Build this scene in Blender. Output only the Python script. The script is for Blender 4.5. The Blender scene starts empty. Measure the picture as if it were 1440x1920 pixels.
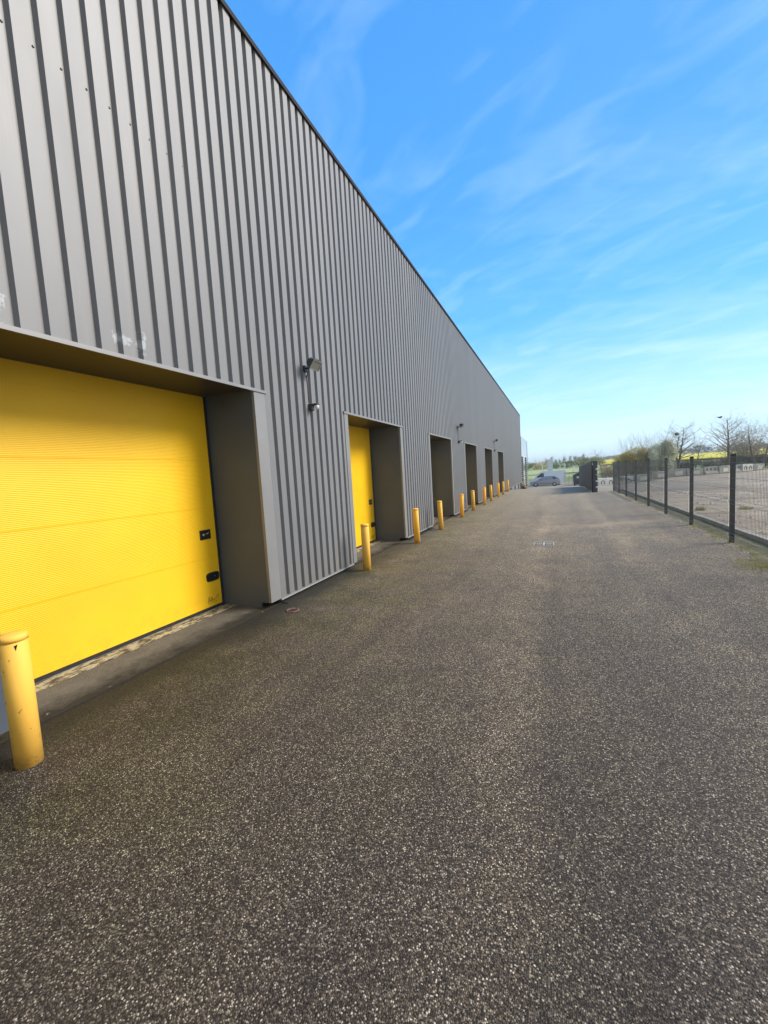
import bpy, math, random
from mathutils import Vector, Matrix
R = math.radians
S = bpy.context.scene
# ------------------------------------------------------------------ camera
F, PITCH, ROLL, YAW, EYE = 766.2549, 0.0884, -0.0595, -0.4016, 1.65
fw = Vector((math.sin(YAW)*math.cos(PITCH), math.cos(YAW)*math.cos(PITCH), -math.sin(PITCH)))
rt = Vector((math.cos(YAW), -math.sin(YAW), 0)); up = rt.cross(fw)
r2 = math.cos(ROLL)*rt + math.sin(ROLL)*up; u2 = -math.sin(ROLL)*rt + math.cos(ROLL)*up
cam = bpy.data.objects.new('camera', bpy.data.cameras.new('camera')); S.collection.objects.link(cam)
m = Matrix((r2, u2, -fw)).transposed().to_4x4(); m.translation = Vector((0, 0, EYE)); cam.matrix_world = m
cam.data.sensor_fit = 'HORIZONTAL'; cam.data.sensor_width = 36; cam.data.lens = F/1440*36
cam.data.clip_start = 0.05; cam.data.clip_end = 6000
S.camera = cam
# ------------------------------------------------------------------ light
SUN_AZ, SUN_EL = 64.0, 36.0     # azimuth from +Y towards +X
sd = Vector((math.sin(R(SUN_AZ))*math.cos(R(SUN_EL)), math.cos(R(SUN_AZ))*math.cos(R(SUN_EL)), math.sin(R(SUN_EL))))
sun = bpy.data.objects.new('sun', bpy.data.lights.new('sun', 'SUN')); S.collection.objects.link(sun)
sun.data.energy = 2.3; sun.data.angle = R(24); sun.data.color = (1, .93, .84)
sun.rotation_euler = (-sd).to_track_quat('-Z', 'Y').to_euler()
S.view_settings.view_transform = 'Standard'; S.view_settings.look = 'None'
S.view_settings.exposure = 0.97; S.view_settings.gamma = 1; S.view_settings.use_curve_mapping = False
W = bpy.data.worlds.new('World'); S.world = W; W.use_nodes = True
nt = W.node_tree; N = nt.nodes; L = nt.links; N.clear()
def nd(t, **k):
    n = N.new(t)
    for a, b in k.items(): setattr(n, a, b)
    return n
out = nd('ShaderNodeOutputWorld'); bg = nd('ShaderNodeBackground'); bg.inputs[1].default_value = 0.1
sky = nd('ShaderNodeTexSky'); sky.sky_type = 'NISHITA'; sky.sun_disc = False
sky.sun_elevation = R(SUN_EL); sky.sun_rotation = R(SUN_AZ); sky.air_density = 1.0; sky.dust_density = 0.6; sky.ozone_density = 2.2
tc = nd('ShaderNodeTexCoord'); sep = nd('ShaderNodeSeparateXYZ'); L.new(tc.outputs['Generated'], sep.inputs[0])
hsv = nd('ShaderNodeHueSaturation'); hsv.inputs['Saturation'].default_value = 1.15; hsv.inputs['Value'].default_value = 1.3
L.new(sky.outputs[0], hsv.inputs['Color'])
ramp = nd('ShaderNodeValToRGB'); re_ = ramp.color_ramp.elements
re_[0].position = 0.0; re_[0].color = (.36, .66, .86, 1); re_[1].position = 1; re_[1].color = (.035, .205, .55, 1)
for p_, c_ in ((.10, (.18, .53, .86)), (.24, (.090, .40, .84)), (.50, (.052, .285, .72))):
    q_ = re_.new(p_); q_.color = (*c_, 1)
L.new(sep.outputs[2], ramp.inputs[0])
rsc = nd('ShaderNodeVectorMath', operation='SCALE'); rsc.inputs['Scale'].default_value = 8.4; L.new(ramp.outputs[0], rsc.inputs[0])
smix = nd('ShaderNodeMix', data_type='RGBA'); smix.inputs[0].default_value = .8; L.new(hsv.outputs[0], smix.inputs[6]); L.new(rsc.outputs[0], smix.inputs[7])
# clouds: direction projected on a high sheet, stretched
add = nd('ShaderNodeMath', operation='ADD'); add.inputs[1].default_value = 0.13; L.new(sep.outputs[2], add.inputs[0])
mx = nd('ShaderNodeMath', operation='MAXIMUM'); mx.inputs[1].default_value = 0.05; L.new(add.outputs[0], mx.inputs[0])
dx = nd('ShaderNodeMath', operation='DIVIDE'); L.new(sep.outputs[0], dx.inputs[0]); L.new(mx.outputs[0], dx.inputs[1])
dy = nd('ShaderNodeMath', operation='DIVIDE'); L.new(sep.outputs[1], dy.inputs[0]); L.new(mx.outputs[0], dy.inputs[1])
cmb = nd('ShaderNodeCombineXYZ'); L.new(dx.outputs[0], cmb.inputs[0]); L.new(dy.outputs[0], cmb.inputs[1])
mp = nd('ShaderNodeMapping'); mp.inputs['Rotation'].default_value = (0, 0, R(24)); mp.inputs['Scale'].default_value = (0.55, 1.5, 1)
mp.inputs['Location'].default_value = (0.35, 0.2, 0)
L.new(cmb.outputs[0], mp.inputs[0])
n1 = nd('ShaderNodeTexNoise'); n1.inputs['Scale'].default_value = 0.9; n1.inputs['Detail'].default_value = 9; n1.inputs['Roughness'].default_value = .62; n1.inputs['Distortion'].default_value = .6
L.new(mp.outputs[0], n1.inputs['Vector'])
n2 = nd('ShaderNodeTexNoise'); n2.inputs['Scale'].default_value = 0.5; n2.inputs['Detail'].default_value = 3
L.new(cmb.outputs[0], n2.inputs['Vector'])
mr1 = nd('ShaderNodeMapRange'); mr1.inputs['From Min'].default_value = .50; mr1.inputs['From Max'].default_value = .82; L.new(n1.outputs[0], mr1.inputs[0])
mr2 = nd('ShaderNodeMapRange'); mr2.inputs['From Min'].default_value = .38; mr2.inputs['From Max'].default_value = .62; L.new(n2.outputs[0], mr2.inputs[0])
cm = nd('ShaderNodeMath', operation='MULTIPLY'); L.new(mr1.outputs[0], cm.inputs[0]); L.new(mr2.outputs[0], cm.inputs[1])
# more veil near the horizon and towards the sun side (+X)
hz = nd('ShaderNodeMapRange'); hz.inputs['From Min'].default_value = 0.30; hz.inputs['From Max'].default_value = -0.02
hz.inputs['To Min'].default_value = 0; hz.inputs['To Max'].default_value = 0.78; L.new(sep.outputs[2], hz.inputs[0])
vx = nd('ShaderNodeMapRange'); vx.inputs['From Min'].default_value = 0.45; vx.inputs['From Max'].default_value = 0.95
vx.inputs['To Min'].default_value = 0; vx.inputs['To Max'].default_value = 0.3; L.new(sep.outputs[0], vx.inputs[0])
m1 = nd('ShaderNodeMath', operation='MAXIMUM'); L.new(hz.outputs[0], m1.inputs[0]); L.new(vx.outputs[0], m1.inputs[1])
hn = nd('ShaderNodeMapRange'); hn.inputs['From Min'].default_value = .3; hn.inputs['From Max'].default_value = .7; hn.inputs['To Min'].default_value = .7; hn.inputs['To Max'].default_value = 1.25
L.new(n1.outputs[0], hn.inputs[0])
m2 = nd('ShaderNodeMath', operation='MULTIPLY'); L.new(m1.outputs[0], m2.inputs[0]); L.new(hn.outputs[0], m2.inputs[1])
mpa = nd('ShaderNodeMapping'); mpa.inputs['Rotation'].default_value = (0, 0, R(26)); L.new(cmb.outputs[0], mpa.inputs[0])
mpb = nd('ShaderNodeMapping'); mpb.inputs['Scale'].default_value = (1.9, 4.2, 1); mpb.inputs['Location'].default_value = (.3, 1.7, 0); L.new(mpa.outputs[0], mpb.inputs[0])
n3 = nd('ShaderNodeTexNoise'); n3.inputs['Scale'].default_value = 1.5; n3.inputs['Detail'].default_value = 10; n3.inputs['Roughness'].default_value = .52; n3.inputs['Distortion'].default_value = .8
L.new(mpb.outputs[0], n3.inputs['Vector'])
mr3 = nd('ShaderNodeMapRange'); mr3.inputs['From Min'].default_value = .48; mr3.inputs['From Max'].default_value = .82; mr3.inputs['To Max'].default_value = .19; L.new(n3.outputs[0], mr3.inputs[0])
c1_ = nd('ShaderNodeMath', operation='MULTIPLY'); c1_.inputs[1].default_value = .45; L.new(cm.outputs[0], c1_.inputs[0])
cs = nd('ShaderNodeMath', operation='ADD'); L.new(c1_.outputs[0], cs.inputs[0]); L.new(mr3.outputs[0], cs.inputs[1])
m3 = nd('ShaderNodeMath', operation='ADD', use_clamp=True); L.new(cs.outputs[0], m3.inputs[0]); L.new(m2.outputs[0], m3.inputs[1])
mixc = nd('ShaderNodeMix', data_type='RGBA'); L.new(m3.outputs[0], mixc.inputs[0]); bk = nd('ShaderNodeMapRange', interpolation_type='SMOOTHSTEP'); bk.inputs['From Min'].default_value = -.35; bk.inputs['From Max'].default_value = .3; bk.inputs['To Min'].default_value = .42; L.new(sep.outputs[1], bk.inputs[0])
bks = nd('ShaderNodeVectorMath', operation='SCALE'); L.new(smix.outputs[2], bks.inputs[0]); L.new(bk.outputs[0], bks.inputs['Scale'])   # sky behind the camera dimmed, added for contrast on the wall ribs
L.new(bks.outputs[0], mixc.inputs[6])
mixc.inputs[7].default_value = (5.0, 6.3, 6.9, 1)
fill_veil = nd('ShaderNodeMath', operation='MAXIMUM')      # pale cloud veil added out of view, right and behind, as neutral fill
bx_ = nd('ShaderNodeMapRange', interpolation_type='SMOOTHSTEP'); bx_.inputs['From Min'].default_value = .40; bx_.inputs['From Max'].default_value = .78; bx_.inputs['To Max'].default_value = .92; L.new(sep.outputs[0], bx_.inputs[0])
by_ = nd('ShaderNodeMapRange', interpolation_type='SMOOTHSTEP'); by_.inputs['From Min'].default_value = .25; by_.inputs['From Max'].default_value = -.35; by_.inputs['To Max'].default_value = .12; L.new(sep.outputs[1], by_.inputs[0])
L.new(bx_.outputs[0], fill_veil.inputs[0]); L.new(by_.outputs[0], fill_veil.inputs[1])
mixb = nd('ShaderNodeMix', data_type='RGBA'); L.new(fill_veil.outputs[0], mixb.inputs[0]); L.new(mixc.outputs[2], mixb.inputs[6]); mixb.inputs[7].default_value = (6.2, 6.0, 5.7, 1)
L.new(mixb.outputs[2], bg.inputs[0]); L.new(bg.outputs[0], out.inputs[0])

# ------------------------------------------------------------------ helpers
COL = S.collection
class MB:
    def __init__(s): s.v = []; s.f = []; s.sm = []
    def add(s, vs, fs, smooth=False):
        b = len(s.v); s.v += [tuple(v) for v in vs]
        for f in fs: s.f.append(tuple(b+i for i in f)); s.sm.append(smooth)
        return s
    def box(s, x0, x1, y0, y1, z0, z1):
        v = [(x, y, z) for z in (z0, z1) for y in (y0, y1) for x in (x0, x1)]
        return s.add(v, [(0, 2, 3, 1), (4, 5, 7, 6), (0, 1, 5, 4), (2, 6, 7, 3), (0, 4, 6, 2), (1, 3, 7, 5)])
    def bbox(s, x0, x1, y0, y1, z0, z1, b=.01):      # bevelled box
        import bmesh
        bm = bmesh.new(); bmesh.ops.create_cube(bm, size=1)
        for v in bm.verts: v.co = Vector(((x0+x1)/2+v.co.x*(x1-x0), (y0+y1)/2+v.co.y*(y1-y0), (z0+z1)/2+v.co.z*(z1-z0)))
        bmesh.ops.bevel(bm, geom=bm.edges[:], offset=b, segments=2, affect='EDGES', profile=.6)
        bm.verts.index_update(); s.add([v.co[:] for v in bm.verts], [[v.index for v in f.verts] for f in bm.faces]); bm.free(); return s
    def tube(s, pts, rads, n=8, cap=True, smooth=True):
        pts = [Vector(p) for p in pts]; b = []; vs = []; fs = []
        if not hasattr(rads, '__len__'): rads = [rads]*len(pts)
        pu = None
        for i, p in enumerate(pts):
            d = (pts[min(i+1, len(pts)-1)] - pts[max(i-1, 0)]).normalized()
            a = pu if pu and abs(pu.dot(d)) < .9 else (Vector((0, 0, 1)) if abs(d.z) < .9 else Vector((1, 0, 0)))
            e1 = (a - d*a.dot(d)).normalized(); e2 = d.cross(e1); pu = e1
            for k in range(n):
                t = 2*math.pi*k/n; vs.append(p + (e1*math.cos(t)+e2*math.sin(t))*rads[i])
        for i in range(len(pts)-1):
            for k in range(n): fs.append((i*n+k, i*n+(k+1) % n, (i+1)*n+(k+1) % n, (i+1)*n+k))
        if cap: fs += [tuple(range(n))[::-1], tuple((len(pts)-1)*n+k for k in range(n))]
        return s.add(vs, fs, smooth)
    def lathe(s, prof, c=(0, 0, 0), n=24, axis='Z'):
        vs = []; fs = []
        for r, z in prof:
            for k in range(n):
                t = 2*math.pi*k/n; a, b = r*math.cos(t), r*math.sin(t)
                vs.append((c[0]+a, c[1]+b, c[2]+z) if axis == 'Z' else ((c[0]+a, c[1]+z, c[2]+b) if axis == 'Y' else (c[0]+z, c[1]+a, c[2]+b)))
        for i in range(len(prof)-1):
            for k in range(n): fs.append((i*n+k, i*n+(k+1) % n, (i+1)*n+(k+1) % n, (i+1)*n+k))
        fs += [tuple(range(n))[::-1], tuple((len(prof)-1)*n+k for k in range(n))]
        return s.add(vs, fs, True)
    def extrude(s, poly, a0, a1, plane='XZ'):         # polygon in XZ along Y (or YZ along X)
        n = len(poly)
        P = lambda q, t: (q[0], t, q[1]) if plane == 'XZ' else (t, q[0], q[1])
        vs = [P(q, a0) for q in poly] + [P(q, a1) for q in poly]
        fs = [tuple(range(n)), tuple(range(2*n-1, n-1, -1))] + [(i, (i+1) % n, n+(i+1) % n, n+i) for i in range(n)]
        return s.add(vs, fs)
    def build(s, name, mat, parent=None, fix=True):
        me = bpy.data.meshes.new(name); me.from_pydata(s.v, [], s.f); me.update()
        me.polygons.foreach_set('use_smooth', s.sm)
        if fix and len(s.f) < 60000:
            import bmesh
            bm = bmesh.new(); bm.from_mesh(me); bmesh.ops.recalc_face_normals(bm, faces=bm.faces); bm.to_mesh(me); bm.free()
        me.materials.append(mat); o = bpy.data.objects.new(name, me); COL.objects.link(o)
        if parent: o.parent = parent
        return o
def tag(o, label=None, cat=None, group=None, kind=None):
    if label: o['label'] = label
    if cat: o['category'] = cat
    if group: o['group'] = group
    if kind: o['kind'] = kind
    return o
def empty(name, loc=(0, 0, 0), rz=0):
    o = bpy.data.objects.new(name, None); COL.objects.link(o); o.location = loc; o.rotation_euler = (0, 0, rz); o.empty_display_size = .2
    return o
def kids(o): return [c for c in bpy.data.objects if c.parent == o]
def copy_tree(o, parent=None):
    c = o.copy(); COL.objects.link(c); c.parent = parent
    for ch in kids(o): copy_tree(ch, c)
    return c
def hexc(h):
    c = [int(h[i:i+2], 16)/255 for i in (0, 2, 4)]
    return tuple((v/12.92 if v <= .04045 else ((v+.055)/1.055)**2.4) for v in c)
class M:                                             # small node material builder
    def __init__(s, name, base=(.5, .5, .5), rough=.5, metal=0, spec=.5, coat=0):
        s.m = bpy.data.materials.new(name); s.m.use_nodes = True; s.nt = s.m.node_tree; s.p = s.nt.nodes['Principled BSDF']
        s.p.inputs['Base Color'].default_value = (*base, 1); s.p.inputs['Roughness'].default_value = rough
        s.p.inputs['Metallic'].default_value = metal; s.p.inputs['Specular IOR Level'].default_value = spec
        if coat: s.p.inputs['Coat Weight'].default_value = coat; s.p.inputs['Coat Roughness'].default_value = .15
        s.tc = None; s.base = (*base, 1)
    def n(s, t, **k):
        x = s.nt.nodes.new(t)
        for a, b in k.items():
            if a.startswith('i_'):
                key = a[2:]; key = int(key) if key.isdigit() else key.replace('_', ' '); x.inputs[key].default_value = b
            else: setattr(x, a, b)
        return x
    def l(s, a, b): s.nt.links.new(a, b)
    def pos(s):
        if not s.tc: s.tc = s.n('ShaderNodeNewGeometry')
        return s.tc.outputs['Position']
    def obj(s):
        return s.n('ShaderNodeTexCoord').outputs['Object']
    def noise(s, scale, detail=4, rough=.55, vec=None, sc=(1, 1, 1), dist=0):
        x = s.n('ShaderNodeTexNoise'); x.inputs['Scale'].default_value = scale; x.inputs['Detail'].default_value = detail
        x.inputs['Roughness'].default_value = rough; x.inputs['Distortion'].default_value = dist
        mp = s.n('ShaderNodeMapping'); mp.inputs['Scale'].default_value = sc; s.l(vec or s.pos(), mp.inputs[0]); s.l(mp.outputs[0], x.inputs['Vector'])
        return x.outputs[0]
    def rng(s, v, a, b, c=0, d=1):
        x = s.n('ShaderNodeMapRange'); s.l(v, x.inputs[0])
        for i, q in zip((1, 2, 3, 4), (a, b, c, d)): x.inputs[i].default_value = q
        return x.outputs[0]
    def math(s, op, a, b=None):
        x = s.n('ShaderNodeMath', operation=op)
        for i, q in enumerate((a, b)):
            if q is None: continue
            if hasattr(q, 'links'): s.l(q, x.inputs[i])
            else: x.inputs[i].default_value = q
        return x.outputs[0]
    def mix(s, fac, a, b, mode='MIX'):
        x = s.n('ShaderNodeMix', data_type='RGBA', blend_type=mode)
        for i, q in ((0, fac), (6, a), (7, b)):
            if hasattr(q, 'links'): s.l(q, x.inputs[i])
            elif i == 0: x.inputs[0].default_value = q
            else: x.inputs[i].default_value = (*q[:3], 1)
        return x.outputs[2]
    def col(s, c): s.l(c, s.p.inputs['Base Color'])
    def rgh(s, c): s.l(c, s.p.inputs['Roughness'])
    def bump(s, h, strength=.3, dist=.01):
        x = s.n('ShaderNodeBump'); x.inputs['Strength'].default_value = strength; x.inputs['Distance'].default_value = dist
        s.l(h, x.inputs['Height']); s.l(x.outputs[0], s.p.inputs['Normal'])
    def vary(s, scale=3, amt=.15, sc=(1, 1, 1), obj=False, rv=0):
        v = s.noise(scale, 5, .6, s.obj() if obj else None, sc)
        s.col(s.mix(s.rng(v, .3, .7), tuple(q*(1-amt) for q in s.base[:3]), tuple(min(1, q*(1+amt)) for q in s.base[:3])))
        if rv:
            r = s.p.inputs['Roughness'].default_value; s.rgh(s.rng(v, .3, .7, r-rv, r+rv))
        return s

# ------------------------------------------------------------------ materials
def asphalt(name, far=False):
    a = M(name, (.06, .055, .05), .75, spec=.45)
    vo = a.n('ShaderNodeTexVoronoi', i_Scale=170.0); a.l(a.pos(), vo.inputs['Vector'])
    vm = a.n('ShaderNodeTexVoronoi', i_Scale=92.0); a.l(a.pos(), vm.inputs['Vector'])
    sp = a.n('ShaderNodeSeparateColor'); a.l(vo.outputs['Color'], sp.inputs[0])
    sm = a.n('ShaderNodeSeparateColor'); a.l(vm.outputs['Color'], sm.inputs[0])
    cr = a.n('ShaderNodeValToRGB'); e = cr.color_ramp.elements
    e[0].position = 0; e[0].color = (.013, .0085, .0060, 1); e[1].position = 1; e[1].color = (.56, .49, .40, 1)
    for p_, c_ in ((.40, (.048, .035, .024)), (.70, (.106, .083, .060)), (.86, (.18, .146, .108)), (.94, (.28, .235, .18)), (.98, (.42, .36, .285))):
        q = e.new(p_); q.color = (*c_, 1)
    a.l(sp.outputs[0], cr.inputs[0])
    big = a.rng(sm.outputs[1], .955, .965); near = a.rng(vm.outputs['Distance'], .40, .30)
    c = a.mix(a.math('MULTIPLY', big, near), cr.outputs[0], (.52, .46, .385))
    # gaps between the stones are dark binder
    c = a.mix(a.rng(vo.outputs['Distance'], .42, .75, 0, .75), c, (.014, .010, .008))
    sx = a.n('ShaderNodeSeparateXYZ'); a.l(a.pos(), sx.inputs[0])
    lo = a.noise(.55, 6, .6); mid = a.noise(2.6, 5, .65)
    c = a.mix(a.rng(lo, .3, .7, .0, 1), c, a.mix(1, c, (1.5, 1.45, 1.38), 'MULTIPLY'))
    c = a.mix(a.rng(mid, .3, .62, .8, 0), c, a.mix(1, c, (.68, .67, .66), 'MULTIPLY'))
    # moss tint, mostly near the building
    sx = a.n('ShaderNodeSeparateXYZ'); a.l(a.pos(), sx.inputs[0])
    nw = a.rng(sx.outputs[0], -1.0, -3.2); moss = a.math('MULTIPLY', a.rng(a.noise(1.3, 5, .65), .42, .62), a.math('ADD', a.math('MULTIPLY', nw, .55), .16))
    c = a.mix(moss, c, a.mix(1, c, (.80, .92, .45), 'MULTIPLY'))
    dmp = a.math('MULTIPLY', a.rng(sx.outputs[0], -1.5, -2.9), a.rng(a.noise(1.7, 6, .7), .36, .60)); c = a.mix(dmp, c, a.mix(1, c, (.50, .52, .36), 'MULTIPLY'))
    ln = a.noise(1.9, 4, .55, None, (1, .05, 1)); c = a.mix(a.rng(ln, .36, .50, .55, 0), c, a.mix(1, c, (.66, .65, .64), 'MULTIPLY'))
    # dirt line where the yard meets the apron
    edge = a.math('ADD', sx.outputs[0], a.rng(a.noise(2.2, 4, .6), .2, .8, -.14, .14))
    c = a.mix(a.math('MULTIPLY', a.rng(edge, -2.92, -3.34), a.rng(sx.outputs[1], 14, 5, .55, .9)), c, (.011, .010, .006))
    # worn pale arc left by turning trucks, old wheel tracks
    arc = a.math('SUBTRACT', sx.outputs[1], a.math('ADD', a.math('MULTIPLY', sx.outputs[0], .62), a.rng(a.noise(.8, 3), .2, .8, 11.1, 12.1)))
    arcm = a.math('MULTIPLY', a.rng(a.math('ABSOLUTE', arc), .45, .12), a.rng(sx.outputs[0], -1.2, .6))
    c = a.mix(a.math('MULTIPLY', arcm, .6), c, a.mix(1, c, (1.7, 1.68, 1.62), 'MULTIPLY'))
    trk = a.rng(a.noise(1.1, 4, .5, None, (1, .12, 1)), .5, .68)
    c = a.mix(trk, c, a.mix(1, c, (1.18, 1.17, 1.15), 'MULTIPLY'))
    wob = a.math('ADD', sx.outputs[0], a.rng(a.noise(.35, 3), .2, .8, -.35, .35))
    for x0 in (-.35, 1.25):                            # paler polished wheel paths
        wp_ = a.math('MULTIPLY', a.rng(a.math('ABSOLUTE', a.math('SUBTRACT', wob, x0)), .34, .05), a.rng(mid, .25, .65, .4, 1))
        c = a.mix(wp_, c, a.mix(1, c, (1.38, 1.36, 1.32), 'MULTIPLY'))
    oil = a.rng(a.noise(.9, 4, .6, None, (1, .8, 1)), .70, .76, 0, .5); c = a.mix(oil, c, (.022, .019, .016))
    # grazing-view sheen painted into colour up the yard, small pale chips lying about
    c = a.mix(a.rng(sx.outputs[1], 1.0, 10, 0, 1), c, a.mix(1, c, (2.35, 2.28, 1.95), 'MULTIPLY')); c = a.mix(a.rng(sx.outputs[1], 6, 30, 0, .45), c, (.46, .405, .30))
    vb = a.n('ShaderNodeTexVoronoi', i_Scale=3.2); a.l(a.pos(), vb.inputs['Vector'])
    sb = a.n('ShaderNodeSeparateColor'); a.l(vb.outputs['Color'], sb.inputs[0])
    chip = a.math('MULTIPLY', a.rng(sb.outputs[0], .86, .87), a.rng(a.math('ADD', vb.outputs['Distance'], a.math('MULTIPLY', a.noise(30, 2), .06)), .085, .07))
    c = a.mix(chip, c, (.5, .46, .4))
    a.col(c); a.rgh(a.rng(sp.outputs[1], 0, 1, .55, .95))
    hgt = a.math('ADD', a.math('MULTIPLY', vo.outputs['Distance'], -1.0), a.math('MULTIPLY', sp.outputs[2], .35))
    a.bump(hgt, .8, .0045)
    return a.m
def ground_mat(name, c1, c2, c3, s1=.6, s2=6, rough=.95, bump=.4):
    g = M(name, c1, rough, spec=.15)
    c = g.mix(g.rng(g.noise(s1, 6, .65), .35, .65), c1, c2)
    c = g.mix(g.rng(g.noise(s2, 6, .7), .48, .68), c, c3)
    g.col(c); g.bump(g.noise(s2*5, 4), bump, .03)
    return g.m
def cladmat():
    a = M('grey_coated_steel', (.19, .185, .18), .5, metal=.10, spec=.5)
    v = a.noise(1.6, 5, .6, None, (1, 1, .25)); st = a.noise(9, 4, .6, None, (1, 1, .06))
    c = a.mix(a.rng(v, .3, .7), (.178, .182, .192), (.204, .208, .217))
    c = a.mix(a.rng(st, .55, .75, 0, .18), c, (.31, .305, .29))
    # sheets of five ribs, each a hair different; dusty splash zone at the foot
    sx = a.n('ShaderNodeSeparateXYZ'); a.l(a.pos(), sx.inputs[0])
    sh = a.n('ShaderNodeTexWhiteNoise', noise_dimensions='1D'); a.l(a.math('FLOOR', a.math('DIVIDE', a.math('SUBTRACT', sx.outputs[1], 1.97), .94)), sh.inputs['W'])
    c = a.mix(a.rng(sh.outputs[0], 0, 1, 0, .5), c, a.mix(1, c, (.86, .865, .87), 'MULTIPLY'))
    dz_ = a.math('ADD', sx.outputs[2], a.rng(a.noise(4, 5, .7, None, (1, 1, .4)), .2, .8, -.25, .25))
    c = a.mix(a.rng(dz_, .62, .1, 0, .45), c, (.20, .185, .16))
    # ragged white smears above the door
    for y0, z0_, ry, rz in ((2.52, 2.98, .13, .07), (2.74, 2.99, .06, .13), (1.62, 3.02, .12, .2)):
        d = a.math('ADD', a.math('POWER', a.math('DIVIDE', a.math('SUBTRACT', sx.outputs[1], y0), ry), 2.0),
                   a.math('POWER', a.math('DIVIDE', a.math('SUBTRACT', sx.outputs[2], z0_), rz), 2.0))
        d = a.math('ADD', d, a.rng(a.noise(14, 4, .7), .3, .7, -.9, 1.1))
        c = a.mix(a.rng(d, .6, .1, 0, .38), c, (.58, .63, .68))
    a.col(c); a.rgh(a.rng(v, .3, .7, .46, .54)); a.bump(a.noise(5, 2, .4), .05, .01)
    return a.m
MT = {}
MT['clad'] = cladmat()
MT['trim'] = M('grey_trim_sheet', (.235, .237, .243), .45, metal=.15, spec=.5).vary(2.2, .06, rv=.04).m
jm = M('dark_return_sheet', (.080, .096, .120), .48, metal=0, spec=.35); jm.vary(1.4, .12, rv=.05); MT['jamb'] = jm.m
MT['dark'] = M('dark_gap', (.02, .02, .021), .8).m
MT['coping'] = M('dark_coping', (.016, .017, .02), .7, spec=.2).m
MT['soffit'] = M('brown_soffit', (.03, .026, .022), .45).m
MT['lite'] = M('bare_edge', (.33, .33, .34), .35, spec=.6).vary(12, .2).m
def doormat():
    a = M('yellow_door_paint', (.84, .55, .008), .42, spec=.4)
    v = a.noise(1.1, 5, .6); w = a.noise(60, 3, .6)
    c = a.mix(a.rng(v, .3, .7), (.86, .505, .006), (.92, .568, .010)); c = a.mix(a.rng(w, .68, .8, 0, .35), c, (.55, .32, .01))
    sx = a.n('ShaderNodeSeparateXYZ'); a.l(a.pos(), sx.inputs[0])
    dirt = a.math('MULTIPLY', a.rng(sx.outputs[2], .32, .06), a.rng(a.noise(7, 4, .7), .4, .7, 0, .3))
    a.col(a.mix(dirt, c, (.3, .2, .04))); return a.m
MT['door'] = doormat()
MT['black'] = M('black_plastic', (.012, .012, .013), .35).m
MT['rubber'] = M('black_rubber', (.015, .015, .015), .7).vary(20, .4).m
MT['steel'] = M('galvanised', (.45, .46, .47), .4, metal=.8).vary(15, .15).m
def bollmat():
    a = M('bollard_paint', (.80, .40, .035), .6, spec=.35)
    o = a.pos()
    v = a.noise(3.0, 5, .6, o, (1, 1, .5)); c = a.mix(a.rng(v, .3, .7), (.95, .50, .06), (.96, .57, .10))
    sc = a.rng(a.noise(26, 4, .7, o, (1, 1, .7)), .66, .70, 0, .8); c = a.mix(sc, c, (.10, .07, .04))
    sx = a.n('ShaderNodeSeparateXYZ'); a.l(a.obj(), sx.inputs[0])
    c = a.mix(a.math('MULTIPLY', a.rng(sx.outputs[2], .12, .0), a.rng(a.noise(18, 4, .7), .35, .65, .1, .7)), c, (.16, .12, .05))
    a.col(c); a.bump(a.noise(45, 3), .12, .004); return a.m
MT['boll'] = bollmat()
cc = M('concrete', (.2, .19, .17), .9, spec=.2); c_ = cc.mix(cc.rng(cc.noise(2.2, 6, .7), .3, .7), (.085, .078, .066), (.15, .14, .12))
c_ = cc.mix(cc.rng(cc.noise(70, 3, .7), .58, .72, 0, .6), c_, (.36, .34, .31)); sx = cc.n('ShaderNodeSeparateXYZ'); cc.l(cc.pos(), sx.inputs[0])
ee = cc.math('ADD', sx.outputs[0], cc.rng(cc.noise(3, 5, .7), .2, .8, -.2, .2)); c_ = cc.mix(cc.rng(ee, -3.80, -3.56, 0, .85), c_, (.022, .019, .012))
c_ = cc.mix(cc.rng(cc.noise(11, 5, .75), .66, .70, 0, .75), c_, (.42, .40, .35)); cc.col(c_); cc.bump(cc.noise(90, 3), .35, .005); MT['conc'] = cc.m
pc = M('pale_concrete', (.42, .41, .37), .9, spec=.2); pc.vary(5, .25); MT['pconc'] = pc.m
pl = M('peeling_threshold', (.4, .36, .22), .85, spec=.2)
c_ = pl.mix(pl.rng(pl.noise(7, 6, .75, None, (2.2, 1, 1)), .44, .54), (.075, .065, .05), (.46, .42, .29)); c_ = pl.mix(pl.rng(pl.noise(16, 4, .7, None, (2, 1, 1)), .55, .62), c_, (.21, .14, .05)); pl.col(c_); pl.bump(pl.noise(22, 5, .7), .6, .006)
MT['peel'] = pl.m
MT['asph'] = asphalt('asphalt')
MT['fence'] = M('fence_black', (.014, .015, .017), .4).m
MT['wire'] = M('fence_wire', (.16, .165, .17), .4).m
MT['grass'] = ground_mat('meadow', (.22, .28, .09), (.32, .34, .15), (.16, .21, .07), .05, .6)
MT['lawn'] = ground_mat('lawn_verge', (.38, .42, .18), (.50, .52, .26), (.26, .33, .12), .15, 1.5)
wg = M('waste_gravel', (.45, .4, .32), .95, spec=.15)
c_ = wg.mix(wg.rng(wg.noise(.22, 7, .68, None, (.45, 1, 1)), .38, .60), (.62, .53, .38), (.40, .31, .235))
c_ = wg.mix(wg.rng(wg.noise(.9, 7, .72, None, (.35, 1.3, 1)), .52, .66), c_, (.80, .72, .57))
c_ = wg.mix(wg.rng(wg.noise(1.3, 6, .7, None, (.4, 1.4, 1)), .54, .66, 0, .8), c_, (.14, .105, .08))
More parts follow.
